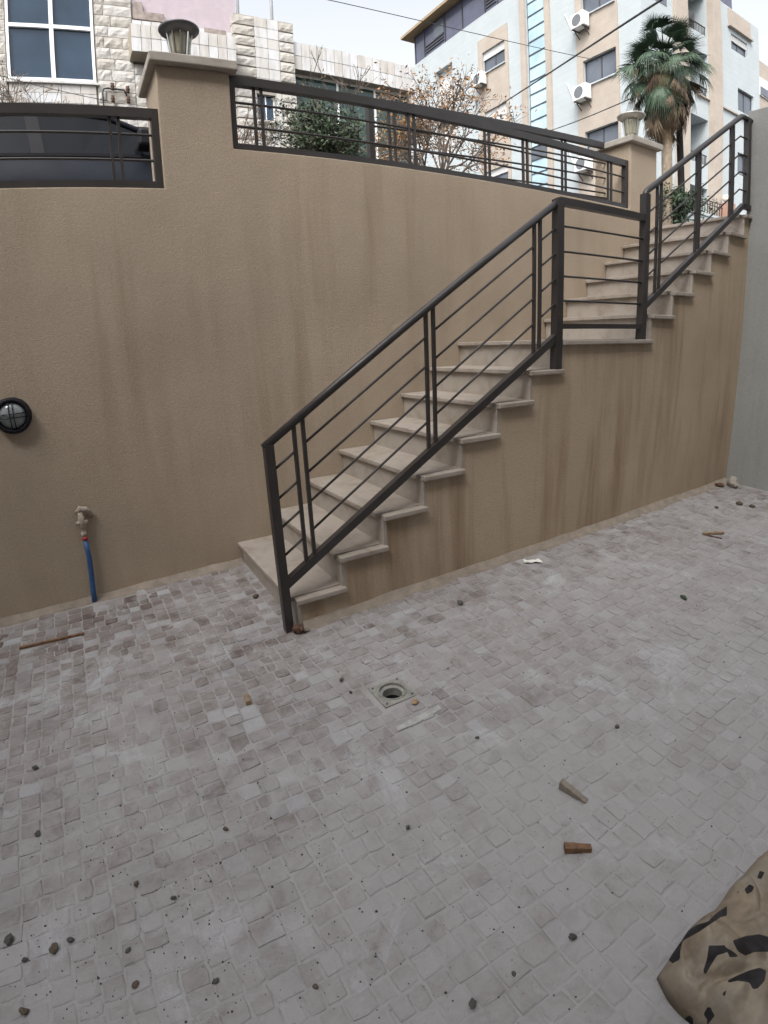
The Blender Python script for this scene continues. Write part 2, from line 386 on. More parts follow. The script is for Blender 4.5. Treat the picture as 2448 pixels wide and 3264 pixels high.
def stone_mesh(cx, cy, x0, x1, y0, y1, r):
    g = r.uniform(0.0012, 0.0034); w, h = x1 - x0, y1 - y0
    j = lambda s: r.uniform(-s, s)
    ring = [(x0, y0), ((x0 + x1) / 2, y0), (x1, y0), (x1, (y0 + y1) / 2), (x1, y1), ((x0 + x1) / 2, y1), (x0, y1), (x0, (y0 + y1) / 2)]
    pts = []
    for i, (x, y) in enumerate(ring):
        sx = (1 if x < cx - 1e-6 else -1 if x > cx + 1e-6 else 0); sy = (1 if y < cy - 1e-6 else -1 if y > cy + 1e-6 else 0)
        corner = 0.004 if i % 2 == 0 else 0
        pts.append((x + sx * (g + corner * r.random()) + j(0.0028), y + sy * (g + corner * r.random()) + j(0.0028)))
    top = r.uniform(0.0002, 0.0034); ins = r.uniform(0.004, 0.010)
    rl = 0.050 if cy > -2.0 else 0.034 if cy > -2.5 else 0.02; tx, ty = j(rl), j(rl)
    vs = [(x, y, fz(x, y) - 0.010) for x, y in pts]
    ed = []; tp = []
    for x, y in pts:
        zz = fz(x, y) + top + tx * (x - cx) + ty * (y - cy)
        ed.append((x, y, zz - r.uniform(0.001, 0.003)))
        k = 1 - ins / max(0.02, math.hypot(x - cx, y - cy)); tp.append((cx + (x - cx) * k + j(0.002), cy + (y - cy) * k + j(0.002), zz + j(0.0006)))
    c = [(cx + j(0.01), cy + j(0.01), fz(cx, cy) + top + r.uniform(-0.0022, 0.0022))]
    vs += ed + tp + c; fs = []
    for i in range(8):
        k = (i + 1) % 8
        fs += [(i, k, k + 8, i + 8), (i + 8, k + 8, k + 16, i + 16), (i + 16, k + 16, 24)]
    return vs, fs
def in_stair(x, y): return x > 0.02 and y > -1.075
stones = []
rs = random.Random(21)
for ti in range(-9, 16):
    for tj in range(-4, 9):
        bx, by = TX0 + ti * TILE, TY0 + tj * TILE
        nrow = rs.choice((4, 5, 5, 5)); cuts = [0.0]
        for k in range(nrow): cuts.append(cuts[-1] + rs.uniform(0.85, 1.15))
        cuts = [c / cuts[-1] * TILE for c in cuts]
        horiz = rs.random() < 0.6
        for k in range(nrow):
            nc = rs.choice((4, 5, 5, 5, 6)); cc = [0.0]
            for q in range(nc): cc.append(cc[-1] + rs.uniform(0.78, 1.22))
            cc = [c / cc[-1] * TILE for c in cc]
            for q in range(nc):
                if horiz: x0, x1, y0, y1 = bx + cc[q], bx + cc[q + 1], by + cuts[k], by + cuts[k + 1]
                else: x0, x1, y0, y1 = bx + cuts[k], bx + cuts[k + 1], by + cc[q], by + cc[q + 1]
                cx, cy = (x0 + x1) / 2, (y0 + y1) / 2
                if in_stair(cx, cy) or cy > -0.055 or cx > XR - 0.03 or cx < -3.6 or cy < -4.0: continue
                if x1 > DR[0] - 0.004 and x0 < DR[1] + 0.004 and y1 > DR[2] - 0.004 and y0 < DR[3] + 0.004:
                    continue
                stones.append((cx, cy, x0, x1, y0, y1))
def vis(x, y):
    d = Vector((x, y, fz(x, y))) - CAM; L = d.length
    c = d.normalized(); th = math.acos(max(-1, min(1, c.dot(FW))))
    px, py = c.dot(RT), c.dot(UP)
    r = th / 0.0598; h = math.hypot(px, py) + 1e-9
    u, v = px / h * r, py / h * r
    inside = abs(u) < 11.8 and abs(v) < 15.8
    return inside, abs(d.z) / L ** 3
rank = sorted(stones, key=lambda s: -(vis(s[0], s[1])[1] * (s[3] - s[2]) * (s[5] - s[4]) if vis(s[0], s[1])[0] else 0))
near = set(rank[:300])
rest = MB()
for s in stones:
    r = random.Random(int(s[0] * 7919) * 31 + int(s[1] * 104729))
    vs, fs = stone_mesh(*s, r)
    tone = min(1, max(0, r.gauss(0.52, 0.26)))
    if s in near:
        m1 = MB(); m1.add(vs, fs, tone)
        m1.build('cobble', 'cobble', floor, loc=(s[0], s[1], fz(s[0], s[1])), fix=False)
    else: rest.add(vs, fs, tone)
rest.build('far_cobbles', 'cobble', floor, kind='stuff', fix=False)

# ------------------------------------------------------------------ street above the wall
def gz(x, y):
    z = STREET + max(0, x - 5) * 0.07 + 0.07 * min(1, max(0, (3.5 - x) / 3))
    return min(z, 6.0)
mb = MB()
xs = [-160, -40, -12, -6, 0, 4.6, 5, 8, 12, 16, 20, 30, 55, 160]; ys = [0.32, 2, 6, 12, 30, 60, 160]
def sheet(xs, ys):
    o = []
    for x in xs:
        for y in ys: o.append((x, y, gz(x, y)))
    n = len(ys)
    mb.add(o, [(i * n + j, (i + 1) * n + j, (i + 1) * n + j + 1, i * n + j + 1) for i in range(len(xs) - 1) for j in range(n - 1)])
sheet(xs, ys); sheet([4.72, 5, 8, 12, 16, 20, 30, 55, 160], [-160, -40, -12, -4, -1, 0.32])
st = mb.build('street', 'asphalt', None); st['kind'] = 'structure'; st['label'] = 'grey asphalt street behind the retaining wall'

# ------------------------------------------------------------------ retaining wall with two pillars
ZL, ZR = 2.46, 2.72
wall = thing('retaining_wall', 'tall beige stucco retaining wall with two lamp pillars along the street', 'wall', (0, 0, 0))
mb = MB()
P1L, P1R, P2L, P2R = -0.19, 0.25, 4.145, 4.585
mb.prism([(-6, -0.3), (P2R, -0.3), (P2R, 3.36), (P2L, 3.36), (P2L, ZR), (P1R, ZR), (P1R, 3.185), (P1L, 3.185), (P1L, ZL), (-6, ZL)], 0.0, 0.44)
mb.build('wall_face', 'stucco_beige', wall, bevel=0.006)
for x0, x1, z in ((P1L, P1R, 3.185), (P2L, P2R, 3.36)):
    c = MB().box(x0 - 0.045, x1 + 0.045, -0.05, 0.49, z, z + 0.06)
    c.build('pillar_cap', 'cap_stone', wall, bevel=0.008)
def fillet(x0, x1, y, h, d, name):
    mb = MB(); n = int((x1 - x0) / 0.11); vs = []; r = random.Random(3)
    for i in range(n + 1):
        x = x0 + (x1 - x0) * i / n; z = fz(x, y) - 0.006; hh = h * r.uniform(0.85, 1.15); dd = d * r.uniform(0.85, 1.15)
        vs += [(x, y + 0.01, z - 0.01), (x, y + 0.01, z + hh), (x, y - 0.004, z + hh * 0.9), (x, y - dd * 0.45, z + hh * 0.25), (x, y - dd, z + 0.006), (x, y - dd, z - 0.01)]
    fs = []
    for i in range(n):
        for k in range(6): a, b = i * 6 + k, i * 6 + (k + 1) % 6; fs.append((a, b, b + 6, a + 6))
    mb.add(vs, fs); return mb
fillet(-6, 0.02, 0.0, 0.04, 0.055, '').build('base_fillet', 'fillet_mortar', wall, smooth=True)

# ------------------------------------------------------------------ staircase
stair = thing('staircase', 'stone staircase with beige stucco side climbing along the wall to the street', 'staircase', (0, -0.5, 0))
steps = [(k * T1, (k + 1) * HR) for k in range(8)] + [(7 * T1 + LAND + j * T2, 8 * HR + (j + 1) * HR2) for j in range(6)]
YS = -1.066
prof = [(0.05, -0.3)]
for k, (x, z) in enumerate(steps):
    prof += [(x + 0.05, (steps[k - 1][1] if k else -0.29) - 0.03 if k else 0.0), (x + 0.05, z - 0.028)]
prof += [(XR - 0.002, steps[-1][1] - 0.028), (XR - 0.002, -0.3)]
pp = [prof[0]]
for q in prof[1:]:
    if abs(q[0] - pp[-1][0]) + abs(q[1] - pp[-1][1]) > 1e-4: pp.append(q)
mb = MB().prism(pp, YS, -0.001); mb.build('side_wall', 'stucco_side', stair)
rk = random.Random(5)
for k, (x, z) in enumerate(steps):
    x1 = steps[k + 1][0] + 0.046 if k + 1 < len(steps) else XR + 0.30
    yo = -1.036
    z0 = steps[k - 1][1] if k else fz(0, -1) - 0.05
    # riser
    MB().box(x + 0.028, x + 0.0505, YS - 0.004, -0.004, z0 - 0.02, z - 0.0285).build('riser', 'riser_stone', stair, bevel=0.002)
    tr = MB().box(x + rk.uniform(-.002, .002), x1, yo, -0.003, z - 0.028, z + rk.uniform(-.001, .001)); tr.build('tread', 'tread_stone', stair, bevel=0.004)
    xe = min(x1 - 0.002, XR - 0.004)
    MB().box(x + 0.022 + rk.uniform(-.006, .006), xe, -1.098 + rk.uniform(-.004, .004), yo - 0.003, z - 0.034, z - 0.005).build('edge_strip', 'tread_stone', stair, bevel=0.005)
top = MB().box(XR + 0.302, 6.6, -1.6, -0.003, STREET - 0.2, steps[-1][1]); top.build('top_landing', 'tread_stone', stair)
fillet(0.05, XR, YS, 0.045, 0.06, '').build('base_fillet', 'fillet_mortar', stair, smooth=True)

# ------------------------------------------------------------------ right boundary wall, unseen house added behind and at left to block skylight
MB().box(XR, XR + 0.29, -5.99, -1.034, -0.4, 3.44).build('boundary_wall', 'stucco_grey', None, bevel=0.006)
tag(bpy.data.objects['boundary_wall'], 'plain pale grey plastered wall closing the courtyard beside the stairs', 'wall')
hb = thing('house', 'unseen plastered house added behind the courtyard to dim its skylight', 'house', (0, -8, 0))
MB().box(-9, XR + 0.29, -14, -6.0, -0.4, 12.0).build('wall_block', 'unseen_house_plaster', hb)
MB().box(-9, -5.0, -5.99, -0.3, -0.4, 7.0).build('unseen_wing', 'unseen_house_plaster', hb)  # unseen side block, sized to keep sky and sun off the courtyard

# ------------------------------------------------------------------ railings
RY = -1.06
def sq(mb, x, z0, z1, s=0.018, y=RY): mb.box(x - s / 2, x + s / 2, y - s / 2, y + s / 2, z0, z1)
sr = thing('stair_railing', 'dark brown metal stair railing with slanted bars and round handrail', 'railing', (0, RY, 0))
def bld(mb, name, smooth=False, par=sr): return mb.build(name, 'rail_paint', par, smooth=smooth)
S1 = (2.300 - 1.022) / (1.94 + 0.03)
hr = lambda x: 1.022 + (x + 0.03) * S1           # handrail centre line
br = lambda x: 0.272 + (x + 0.02) * (1.483 - 0.272) / (1.94 + 0.02)
bld(MB().tube([(-0.052, RY, hr(-0.052)), (0.6, RY, hr(0.6)), (1.3, RY, hr(1.3)), (1.95, RY, hr(1.95))], 0.0215, 14), 'handrail', True)
bld(MB().bar((-0.02, RY, br(-0.02)), (1.93, RY, br(1.93)), 0.04, 0.045), 'bottom_rail')
MBp = MB(); MBp.box(-0.052, -0.006, RY - 0.023, RY + 0.023, fz(0, -1.06) - 0.01, hr(-0.03)); bld(MBp, 'post')
bld(MB().box(1.905, 1.960, RY - 0.027, RY + 0.027, 7 * HR - 0.006, 2.312), 'post')
bld(MB().box(2.815, 2.868, RY - 0.027, RY + 0.027, 8 * HR - 0.006, 2.47), 'post')
PAIRS1 = (0.110, 0.912, 1.724)
for x in PAIRS1:
    for dx in (0, 0.049): m1 = MB(); sq(m1, x + dx, br(x + dx) + 0.01, hr(x + dx) - 0.01); bld(m1, 'baluster')
segs = [(-0.01, 0.110), (0.159, 0.912), (0.961, 1.724), (1.773, 1.91)]
for k in range(4):
    zb = lambda x, k=k: 0.434 + 0.1535 * k + (x - 0.0) * 0.647 + 0.005
    for a, b_ in segs:
        bld(MB().tube([(a, RY, zb(a)), (b_, RY, zb(b_))], 0.0072, 8), 'bar', True)
# landing section
bld(MB().bar((1.93, RY, 2.300), (2.83, RY, 2.303), 0.044, 0.046), 'landing_rail')
bld(MB().bar((1.95, RY, 1.537), (2.82, RY, 1.54), 0.035, 0.032), 'landing_bottom_rail')
for z in (2.155, 2.001, 1.849, 1.698): bld(MB().tube([(1.95, RY, z), (2.82, RY, z + 0.002)], 0.0072, 8), 'bar', True)
# upper flight
S2 = (3.345 - 2.495) / (4.25 - 2.86); h2 = lambda x: 2.495 + (x - 2.86) * S2
b2 = lambda x: 1.69 + (x - 2.87) * (2.60 - 1.69) / (4.30 - 2.87)
bld(MB().tube([(2.842, RY, 2.30), (2.842, RY, 2.455), (2.846, RY, 2.478), (2.862, RY, 2.496), (3.5, RY, h2(3.5)), (4.25, RY, 3.345), (4.30, RY, 3.352), (XR + 0.005, RY, 3.345)], 0.0225, 14), 'handrail', True)
bld(MB().bar((2.86, RY, b2(2.86)), (4.30, RY, b2(4.30)), 0.04, 0.04), 'bottom_rail')
bld(MB().bar((4.29, RY, 2.602), (XR + 0.005, RY, 2.600), 0.04, 0.04), 'bottom_rail')
bld(MB().box(4.345, 4.392, RY - 0.024, RY + 0.024, 2.59, 3.345), 'post')
PAIRS2 = (2.990, 3.527, 4.066)
for x in PAIRS2:
    for dx in (0, 0.049): m1 = MB(); sq(m1, x + dx, b2(x + dx) + 0.01, h2(x + dx) - 0.01); bld(m1, 'baluster')
for k in range(4):
    zb = lambda x, k=k: 1.968 + 0.1485 * k + (x - 2.99) * 0.612
    pts = [(2.86, 2.99), (3.039, 3.527), (3.576, 4.066)]
    for a, b_ in pts: bld(MB().tube([(a, RY, zb(a)), (b_, RY, zb(b_))], 0.0072, 8), 'bar', True)
    bld(MB().tube([(4.115, RY, zb(4.115)), (4.235, RY, zb(4.235)), (4.36, RY, zb(4.235) + 0.004)], 0.0072, 8), 'bar', True)

def panel_railing(par, y, x0, x1, zb, zt, bars, pairs, endl=True, endr=True, slope=0.0, x_ref=0.0):
    sh = lambda x: slope * (x - x_ref)
    B = lambda mb, n: mb.build(n, 'rail_paint', par)
    B(MB().bar((x0, y, zt - 0.028 + sh(x0)), (x1, y, zt - 0.028 + sh(x1)), 0.05, 0.056), 'top_rail')
    B(MB().bar((x0, y, zb + 0.026 + sh(x0)), (x1, y, zb + 0.026 + sh(x1)), 0.05, 0.052), 'bottom_rail')
    for e, x in ((endl, x0 + 0.02), (endr, x1 - 0.02)):
        if e: B(MB().box(x - 0.0205, x + 0.0205, y - 0.026, y + 0.026, zb + sh(x), zt + sh(x) - 0.001), 'post')
    for x in pairs:
        for dx in (-0.0245, 0.0245): B(MB().box(x + dx - 0.009, x + dx + 0.009, y - 0.009, y + 0.009, zb + 0.05 + sh(x), zt - 0.05 + sh(x)), 'baluster')
    for z in bars: B(MB().tube([(x0 + 0.02, y, z + sh(x0)), (x1 - 0.02, y, z + sh(x1))], 0.0085, 8), 'bar')
wr = thing('wall_railing', 'dark metal railing on the wall top between the two lamp pillars', 'railing', (2.2, 0.06, ZR))
panel_railing(wr, 0.055, P1R + 0.0, P2L + 0.0, ZR - 0.005, 3.19, (3.03, 2.882), (0.445, 1.61, 2.755, 3.885))
rr_ = thing('wall_railing', 'second dark railing standing just behind the wall top railing', 'railing', (2.8, 0.3, ZR))
panel_railing(rr_, 0.31, 1.385, 4.4, 2.72, 3.315, (3.115, 2.97, 2.82), (1.60, 2.555, 3.52), True, False, 0.042, 1.5)
lr = thing('wall_railing', 'low dark railing on the wall in front of the parked car', 'railing', (-2, 0.06, ZL))
panel_railing(lr, 0.055, -4.6, P1L - 0.002, ZL - 0.004, 2.935, (2.785, 2.635), (-0.445, -2.2, -3.6))

# ------------------------------------------------------------------ lamps
def funnel_lamp(label, loc, s, mats):
    t_ = thing('pillar_lamp', label, 'lamp', loc, 'lamps on the wall pillars')
    x, y, z = loc
    A = lambda prof, n, m, par=t_, sm=True: MB().lathe([(r * s, h * s) for r, h in prof], (x, y, z), 32).build(n, m, par, smooth=sm)
    A([(0.055, 0.0), (0.055, 0.008), (0.027, 0.010), (0.026, 0.075), (0.0, 0.075)], 'stem', mats[0])
    A([(0.03, 0.060), (0.078, 0.070), (0.080, 0.076), (0.05, 0.084), (0.0, 0.085)], 'lower_disc', mats[1])
    A([(0.0, 0.086), (0.052, 0.086), (0.056, 0.12), (0.068, 0.20), (0.078, 0.255), (0.0, 0.255)], 'glass_body', mats[2])
    A([(0.0, 0.235), (0.082, 0.236), (0.122, 0.262), (0.128, 0.272), (0.126, 0.280), (0.06, 0.292), (0.0, 0.296)], 'hat', mats[1])
    A([(0.0, 0.09), (0.018, 0.09), (0.026, 0.16), (0.0, 0.235)], 'bulb', mats[0])
    for k in range(10):
        a = 2 * math.pi * (k + 0.35) / 10; ca, sa = math.cos(a), math.sin(a)
        MB().bar((x + 0.055 * s * ca, y + 0.055 * s * sa, z + 0.080 * s), (x + 0.083 * s * ca, y + 0.083 * s * sa, z + 0.25 * s), 0.010 * s, 0.004 * s, up=(ca, sa, 0)).build('rib', mats[0], t_)
    return t_
funnel_lamp('shiny steel funnel lamp on the pillar beside the parked car', (0.0, 0.2, 3.244), 1.0, ('steel', 'steel_dark', 'lamp_glass'))
funnel_lamp('dull pale funnel lamp on the pillar by the stair top', (4.43, 0.2, 3.419), 1.13, ('brass_grey', 'brass_grey', 'lamp_glass'))
bl = thing('bulkhead_lamp', 'round dark caged bulkhead lamp fixed low on the stucco wall', 'lamp', (-1.205, 0, 1.225))
c0 = (-1.205, 0.0, 1.225)
MB().lathe([(0.103, 0.0), (0.104, 0.03), (0.098, 0.045), (0.084, 0.05), (0.078, 0.042), (0.078, 0.0)], c0, 40, 'y').build('ring', 'black_plastic', bl, smooth=True)
MB().lathe([(0.078, 0.02), (0.07, 0.04), (0.045, 0.056), (0.0, 0.062)], c0, 40, 'y').build('glass_dome', 'bulk_glass', bl, smooth=True)
for dx, dz in ((-0.011, 0), (0.011, 0), (0, -0.011), (0, 0.011)):
    mb = MB(); pts = []
    for k in range(9):
        a = (k / 8 - 0.5) * 2; r = 0.082 * a; y = -0.042 - 0.026 * (1 - a * a)
        pts.append((c0[0] + dx, y, c0[2] + r) if dx else (c0[0] + r, y, c0[2] + dz))
    mb.tube(pts, 0.0028, 6).build('cage_bar', 'black_plastic', bl, smooth=True)

# ------------------------------------------------------------------ water pipe stub
wp = thing('water_pipe', 'blue water pipe with plastered beige tap joint rising at the wall foot', 'pipe', (-0.96, -0.03, 0))
MB().tube([(-0.985, -0.03, -0.02), (-0.978, -0.033, 0.06), (-0.962, -0.037, 0.2), (-0.953, -0.036, 0.3), (-0.952, -0.036, 0.425)], [0.0165, 0.0165, 0.016, 0.0155, 0.015], 12).build('hose', 'pipe_blue', wp, smooth=True)
MB().tube([(-0.952, -0.036, 0.422), (-0.952, -0.036, 0.446)], 0.017, 12).build('red_collar', 'pipe_red', wp, smooth=True)
MB().tube([(-0.952, -0.036, 0.445), (-0.951, -0.036, 0.47), (-0.95, -0.036, 0.475), (-0.95, -0.036, 0.50), (-0.949, -0.036, 0.505), (-0.948, -0.034, 0.60)], [0.017, 0.018, 0.013, 0.013, 0.02, 0.018], 10).build('riser_pipe', 'pipe_beige', wp, smooth=True)
MB().tube([(-0.985, -0.036, 0.535), (-0.915, -0.036, 0.535)], 0.013, 10).build('cross_joint', 'pipe_beige', wp, smooth=True)
MB().tube([(-0.975, -0.03, 0.595), (-0.945, -0.035, 0.622), (-0.915, -0.034, 0.612), (-0.898, -0.02, 0.585), (-0.893, 0.01, 0.56)], [0.011, 0.019, 0.018, 0.02, 0.018], 10).build('elbow', 'pipe_beige', wp, smooth=True)

# ------------------------------------------------------------------ floor drain
dcx, dcy = (DR[0] + DR[1]) / 2 + 0.0, (DR[2] + DR[3]) / 2; dz0 = fz(dcx, dcy) + 0.001
dr = thing('floor_drain', 'square floor drain frame with a round open hole', 'drain', (dcx, dcy, dz0))
R_ = 0.058; n = 32; vs = []; fs = []
for k in range(n):
    a = 2 * math.pi * k / n + math.pi / 4; ca, sa = math.cos(a), math.sin(a); s = 1 / max(abs(ca), abs(sa)); hx, hy = (DR[1] - DR[0]) / 2 + 0.003, (DR[3] - DR[2]) / 2 + 0.003
    vs += [(dcx + hx * ca * s, dcy + hy * sa * s, dz0 - 0.012), (dcx + hx * ca * s, dcy + hy * sa * s, dz0 + 0.001), (dcx + 0.066 * ca, dcy + 0.066 * sa, dz0 + 0.002), (dcx + 0.063 * ca, dcy + 0.063 * sa, dz0 + 0.007), (dcx + R_ * ca, dcy + R_ * sa, dz0 + 0.006), (dcx + 0.057 * ca, dcy + 0.057 * sa, dz0 - 0.008), (dcx + 0.044 * ca, dcy + 0.044 * sa, dz0 - 0.012), (dcx + 0.043 * ca, dcy + 0.043 * sa, dz0 - 0.05)]
for k in range(n):
    q = (k + 1) % n
    for i in range(7): fs.append((k * 8 + i, q * 8 + i, q * 8 + i + 1, k * 8 + i + 1))
MB().add(vs, fs).build('frame', 'pvc_grey', dr)
vs = []; fs = []
for k in range(n):
    a = 2 * math.pi * k / n; ca, sa = math.cos(a), math.sin(a); vs += [(dcx + 0.0432 * ca, dcy + 0.0432 * sa, dz0 - 0.048), (dcx + 0.0432 * ca, dcy + 0.0432 * sa, dz0 - 0.35)]
for k in range(n): q = (k + 1) % n; fs.append((2 * k, 2 * q, 2 * q + 1, 2 * k + 1))
fs.append(tuple(2 * k + 1 for k in range(n))); MB().add(vs, fs).build('shaft', 'hole_dark', dr)
for sx in (-1, 1):
    for sy in (-1, 1):
        MB().lathe([(0.0055, 0), (0.0055, 0.0025), (0.0, 0.0025)], (dcx + sx * 0.064, dcy + sy * 0.064, dz0 + 0.0012), 10).build('screw', 'steel_dark', dr)

# ------------------------------------------------------------------ litter
def lump(name, c, size, mat, seed, sub=2, flat=0.7):
    bm = bmesh.new(); bmesh.ops.create_icosphere(bm, subdivisions=sub, radius=1.0); r = random.Random(seed); off = Vector((r.uniform(0, 50), r.uniform(0, 50), r.uniform(0, 50)))
    for v in bm.verts:
        k = 1 + 0.42 * mnoise.noise(v.co * 1.5 + off) + 0.2 * mnoise.noise(v.co * 3.5 + off)
        v.co = Vector((v.co.x * k * size[0], v.co.y * k * size[1], v.co.z * k * size[2]))
    me = bpy.data.meshes.new(name); bm.to_mesh(me); bm.free(); me.materials.append(MATS[mat])
    o = bpy.data.objects.new(name, me); COL.objects.link(o); z = fz(c[0], c[1]); zm = min(v.co.z for v in me.vertices)
    o.location = (c[0], c[1], z + 0.001 - zm * 0.85); o.rotation_euler = (0, 0, r.uniform(0, 6)); return o
def plank(name, p, q, w, h, mat, label, cat, taper=1.0, taperh=1.0):
    p = Vector((p[0], p[1], fz(*p) + 0.003)); q = Vector((q[0], q[1], fz(*q) + 0.003)); d = (q - p).normalized(); s = d.cross(Vector((0, 0, 1))).normalized()
    vs = []; n = 7; r = random.Random(name + label)
    for i in range(n):
        k = i / (n - 1); c = p.lerp(q, k); ww = w * (1 + (taper - 1) * k) / 2 * r.uniform(0.93, 1.07); hh = h * (1 + (taperh - 1) * k) * r.uniform(0.95, 1.05)
        vs += [c - s * ww, c + s * ww, c + s * ww * 0.95 + Vector((0, 0, hh)), c - s * ww * 0.95 + Vector((0, 0, hh))]
    fs = [(0, 1, 2, 3), tuple((n - 1) * 4 + k for k in (3, 2, 1, 0))]
    for i in range(n - 1):
        for k in range(4): a, b_ = i * 4 + k, i * 4 + (k + 1) % 4; fs.append((a, b_, b_ + 4, a + 4))
    o = MB().add(vs, fs).build(name, mat, None, bevel=0.001); return tag(o, label, cat)
plank('wood_stick', (-1.415, -0.415), (-1.06, -0.447), 0.016, 0.014, 'wood_brown', 'long thin brown wooden stick lying near the wall foot', 'stick')
plank('wood_wedge', (0.383, -2.612), (0.408, -2.712), 0.026, 0.034, 'wood_grey', 'pale grey wooden wedge tapering to a thin tip', 'wedge', 0.85, 0.15)
plank('wood_offcut', (0.205, -2.800), (0.272, -2.850), 0.026, 0.024, 'wood_brown', 'short reddish brown split wood offcut on the cobbles', 'offcut', 0.8, 0.8)
plank('wood_block', (-0.398, -1.490), (-0.405, -1.548), 0.022, 0.022, 'wood_pale', 'small square wooden block lying on the cobbles', 'block')
plank('wood_sliver', (2.95, -1.655), (3.09, -1.745), 0.022, 0.016, 'wood_pale', 'flat tan wood sliver lying across a dark splinter', 'sliver')
plank('wood_splinter', (2.955, -1.675), (2.98, -1.790), 0.012, 0.008, 'rag_brown', 'dark thin wood splinter lying under a tan sliver', 'splinter')
o = lump('cork_chip', (0.215, -1.935), (0.020, 0.016, 0.010), 'cork', 4); tag(o, 'tan flat chip beside the open floor drain', 'chip')
o = lump('rag', (0.005, -1.115), (0.032, 0.026, 0.026), 'rag_brown', 9, 3); tag(o, 'dark brown scrap stuffed against the first railing post', 'scrap')
o = lump('mortar_lump', (0.045, -1.125), (0.018, 0.014, 0.013), 'fillet_mortar', 19, 2); tag(o, 'small beige mortar lump at the first railing post', 'lump')
mb = MB(); r = random.Random(2); g = []
for i in range(5):
    for j in range(3): g.append((1.57 + i * 0.024 + r.uniform(-.004, .004), -1.175 - i * 0.012 - j * 0.022, fz(1.6, -1.2) + 0.008 + r.uniform(0, 0.018)))
mb.add(g, [(i * 3 + j, (i + 1) * 3 + j, (i + 1) * 3 + j + 1, i * 3 + j + 1) for i in range(4) for j in range(2)])
o = mb.build('paper_scrap', 'paper_white', None); sdm = o.modifiers.new('thick', 'SOLIDIFY'); sdm.thickness = 0.002; tag(o, 'crumpled white paper scrap at the foot of the stair side', 'paper')
o = lump('dry_leaf', (1.965, -2.095), (0.034, 0.016, 0.006), 'hedge_leaf', 31); tag(o, 'curled dark green leaf on the cobbles', 'leaf')
o = lump('concrete_chunk', (4.30, -1.20), (0.075, 0.045, 0.05), 'villa_core', 12, 2); tag(o, 'broken concrete chunk in the corner by the grey wall', 'rubble')
o = lump('dirt_heap', (4.20, -1.125), (0.05, 0.03, 0.02), 'rag_brown', 17, 2); tag(o, 'small dark dirt heap in the corner beside the concrete chunk', 'dirt')
for k, (c, s) in enumerate((((3.83, -1.50), .03), ((3.86, -1.60), .024), ((3.59, -1.42), .018))):
    o = lump('dirt_clod', c, (s, s * 0.8, s * 0.6), 'clod_brown', 60 + k); tag(o, 'brown dirt clod near the stair side by the grey wall', 'clod', 'dirt clods near the stair side')
pebs = [((-0.987, -2.207), .010), ((-1.296, -1.487), .014), ((-1.374, -2.239), .018), ((-1.246, -2.321), .017), ((-1.285, -1.848), .012), ((-1.199, -2.311), .011), ((-1.339, -2.477), .014), ((-0.307, -2.997), .013), ((0.021, -3.013), .012), ((0.019, -1.615), .013), ((0.014, -1.717), .010), ((-0.891, -2.31), .009), ((-1.044, -2.524), .012), ((-1.331, -2.32), .009), ((0.896, -1.369), .022), ((-0.066, -0.584), .022), ((-0.845, -2.61), .010), ((-0.173, -2.995), .008), ((-0.676, -2.138), .010), ((0.789, -2.534), .011), ((-1.046, -2.416), .009), ((-0.62, -2.75), .009), ((0.30, -2.25), .009), ((-0.15, -2.45), .009)]
for k, (c, s) in enumerate(pebs):
    o = lump('pebble', c, (s, s * 0.75, s * 0.6), 'pebble_dark' if k % 3 else 'clod_brown', 100 + k, 2); tag(o, 'small dark pebble lying loose on the cobbles', 'pebble', 'pebbles scattered on the cobbles')
mb = MB(); r = random.Random(77)
for k in range(1100):
    if r.random() < 0.6: x, y = r.gauss(-0.9, 0.45), r.gauss(-2.45, 0.4)
    else: x, y = r.uniform(-1.6, 3.2), r.uniform(-3.4, -1.15)
    if y > -1.1 or x > 4.2 or (DR[0] < x < DR[1] and DR[2] < y < DR[3]): continue
    s = r.uniform(0.0010, 0.0030) * (1.5 if r.random() < 0.12 else 1); z = fz(x, y) + 0.004
    mb.add([(x - s, y - s * .6, z - .004), (x + s * .8, y - s, z - .004), (x + s, y + s * .7, z - .004), (x - s * .7, y + s, z - .004), (x + r.uniform(-.3, .3) * s, y, z + s * 0.9)], [(0, 1, 4), (1, 2, 4), (2, 3, 4), (3, 0, 4), (3, 2, 1, 0)], 0)
o = mb.build('grit', 'pebble_dark', None, kind='stuff', fix=False); o['label'] = 'fine dark grit scattered over the cobbles'

# paper sack
RTAB = np.linspace(0, 22, 2000); TTAB = sum(k * RTAB ** (i + 1) for i, k in enumerate(KP))
def to_px(P):                        # world points -> photo pixels (the inverse of ray)
    V = np.asarray(P) - np.array(CAM); V /= np.linalg.norm(V, axis=1)[:, None]
    x, y, z = V @ np.array(RT), V @ np.array(UP), V @ np.array(FW); h = np.hypot(x, y) + 1e-12
    r = np.interp(np.arctan2(h, z), TTAB, RTAB) * 102.0
    return np.stack([1224 + x / h * r, 1632 - y / h * r], 1)
def inside(poly, pts):
    px, py = pts[:, 0], pts[:, 1]; ok = np.zeros(len(pts), bool); n = len(poly)
    for i in range(n):
        (x0, y0), (x1, y1) = poly[i], poly[(i + 1) % n]
        c = ((y0 > py) != (y1 > py)) & (px < (x1 - x0) * (py - y0) / ((y1 - y0) or 1e-9) + x0); ok ^= c
    return ok
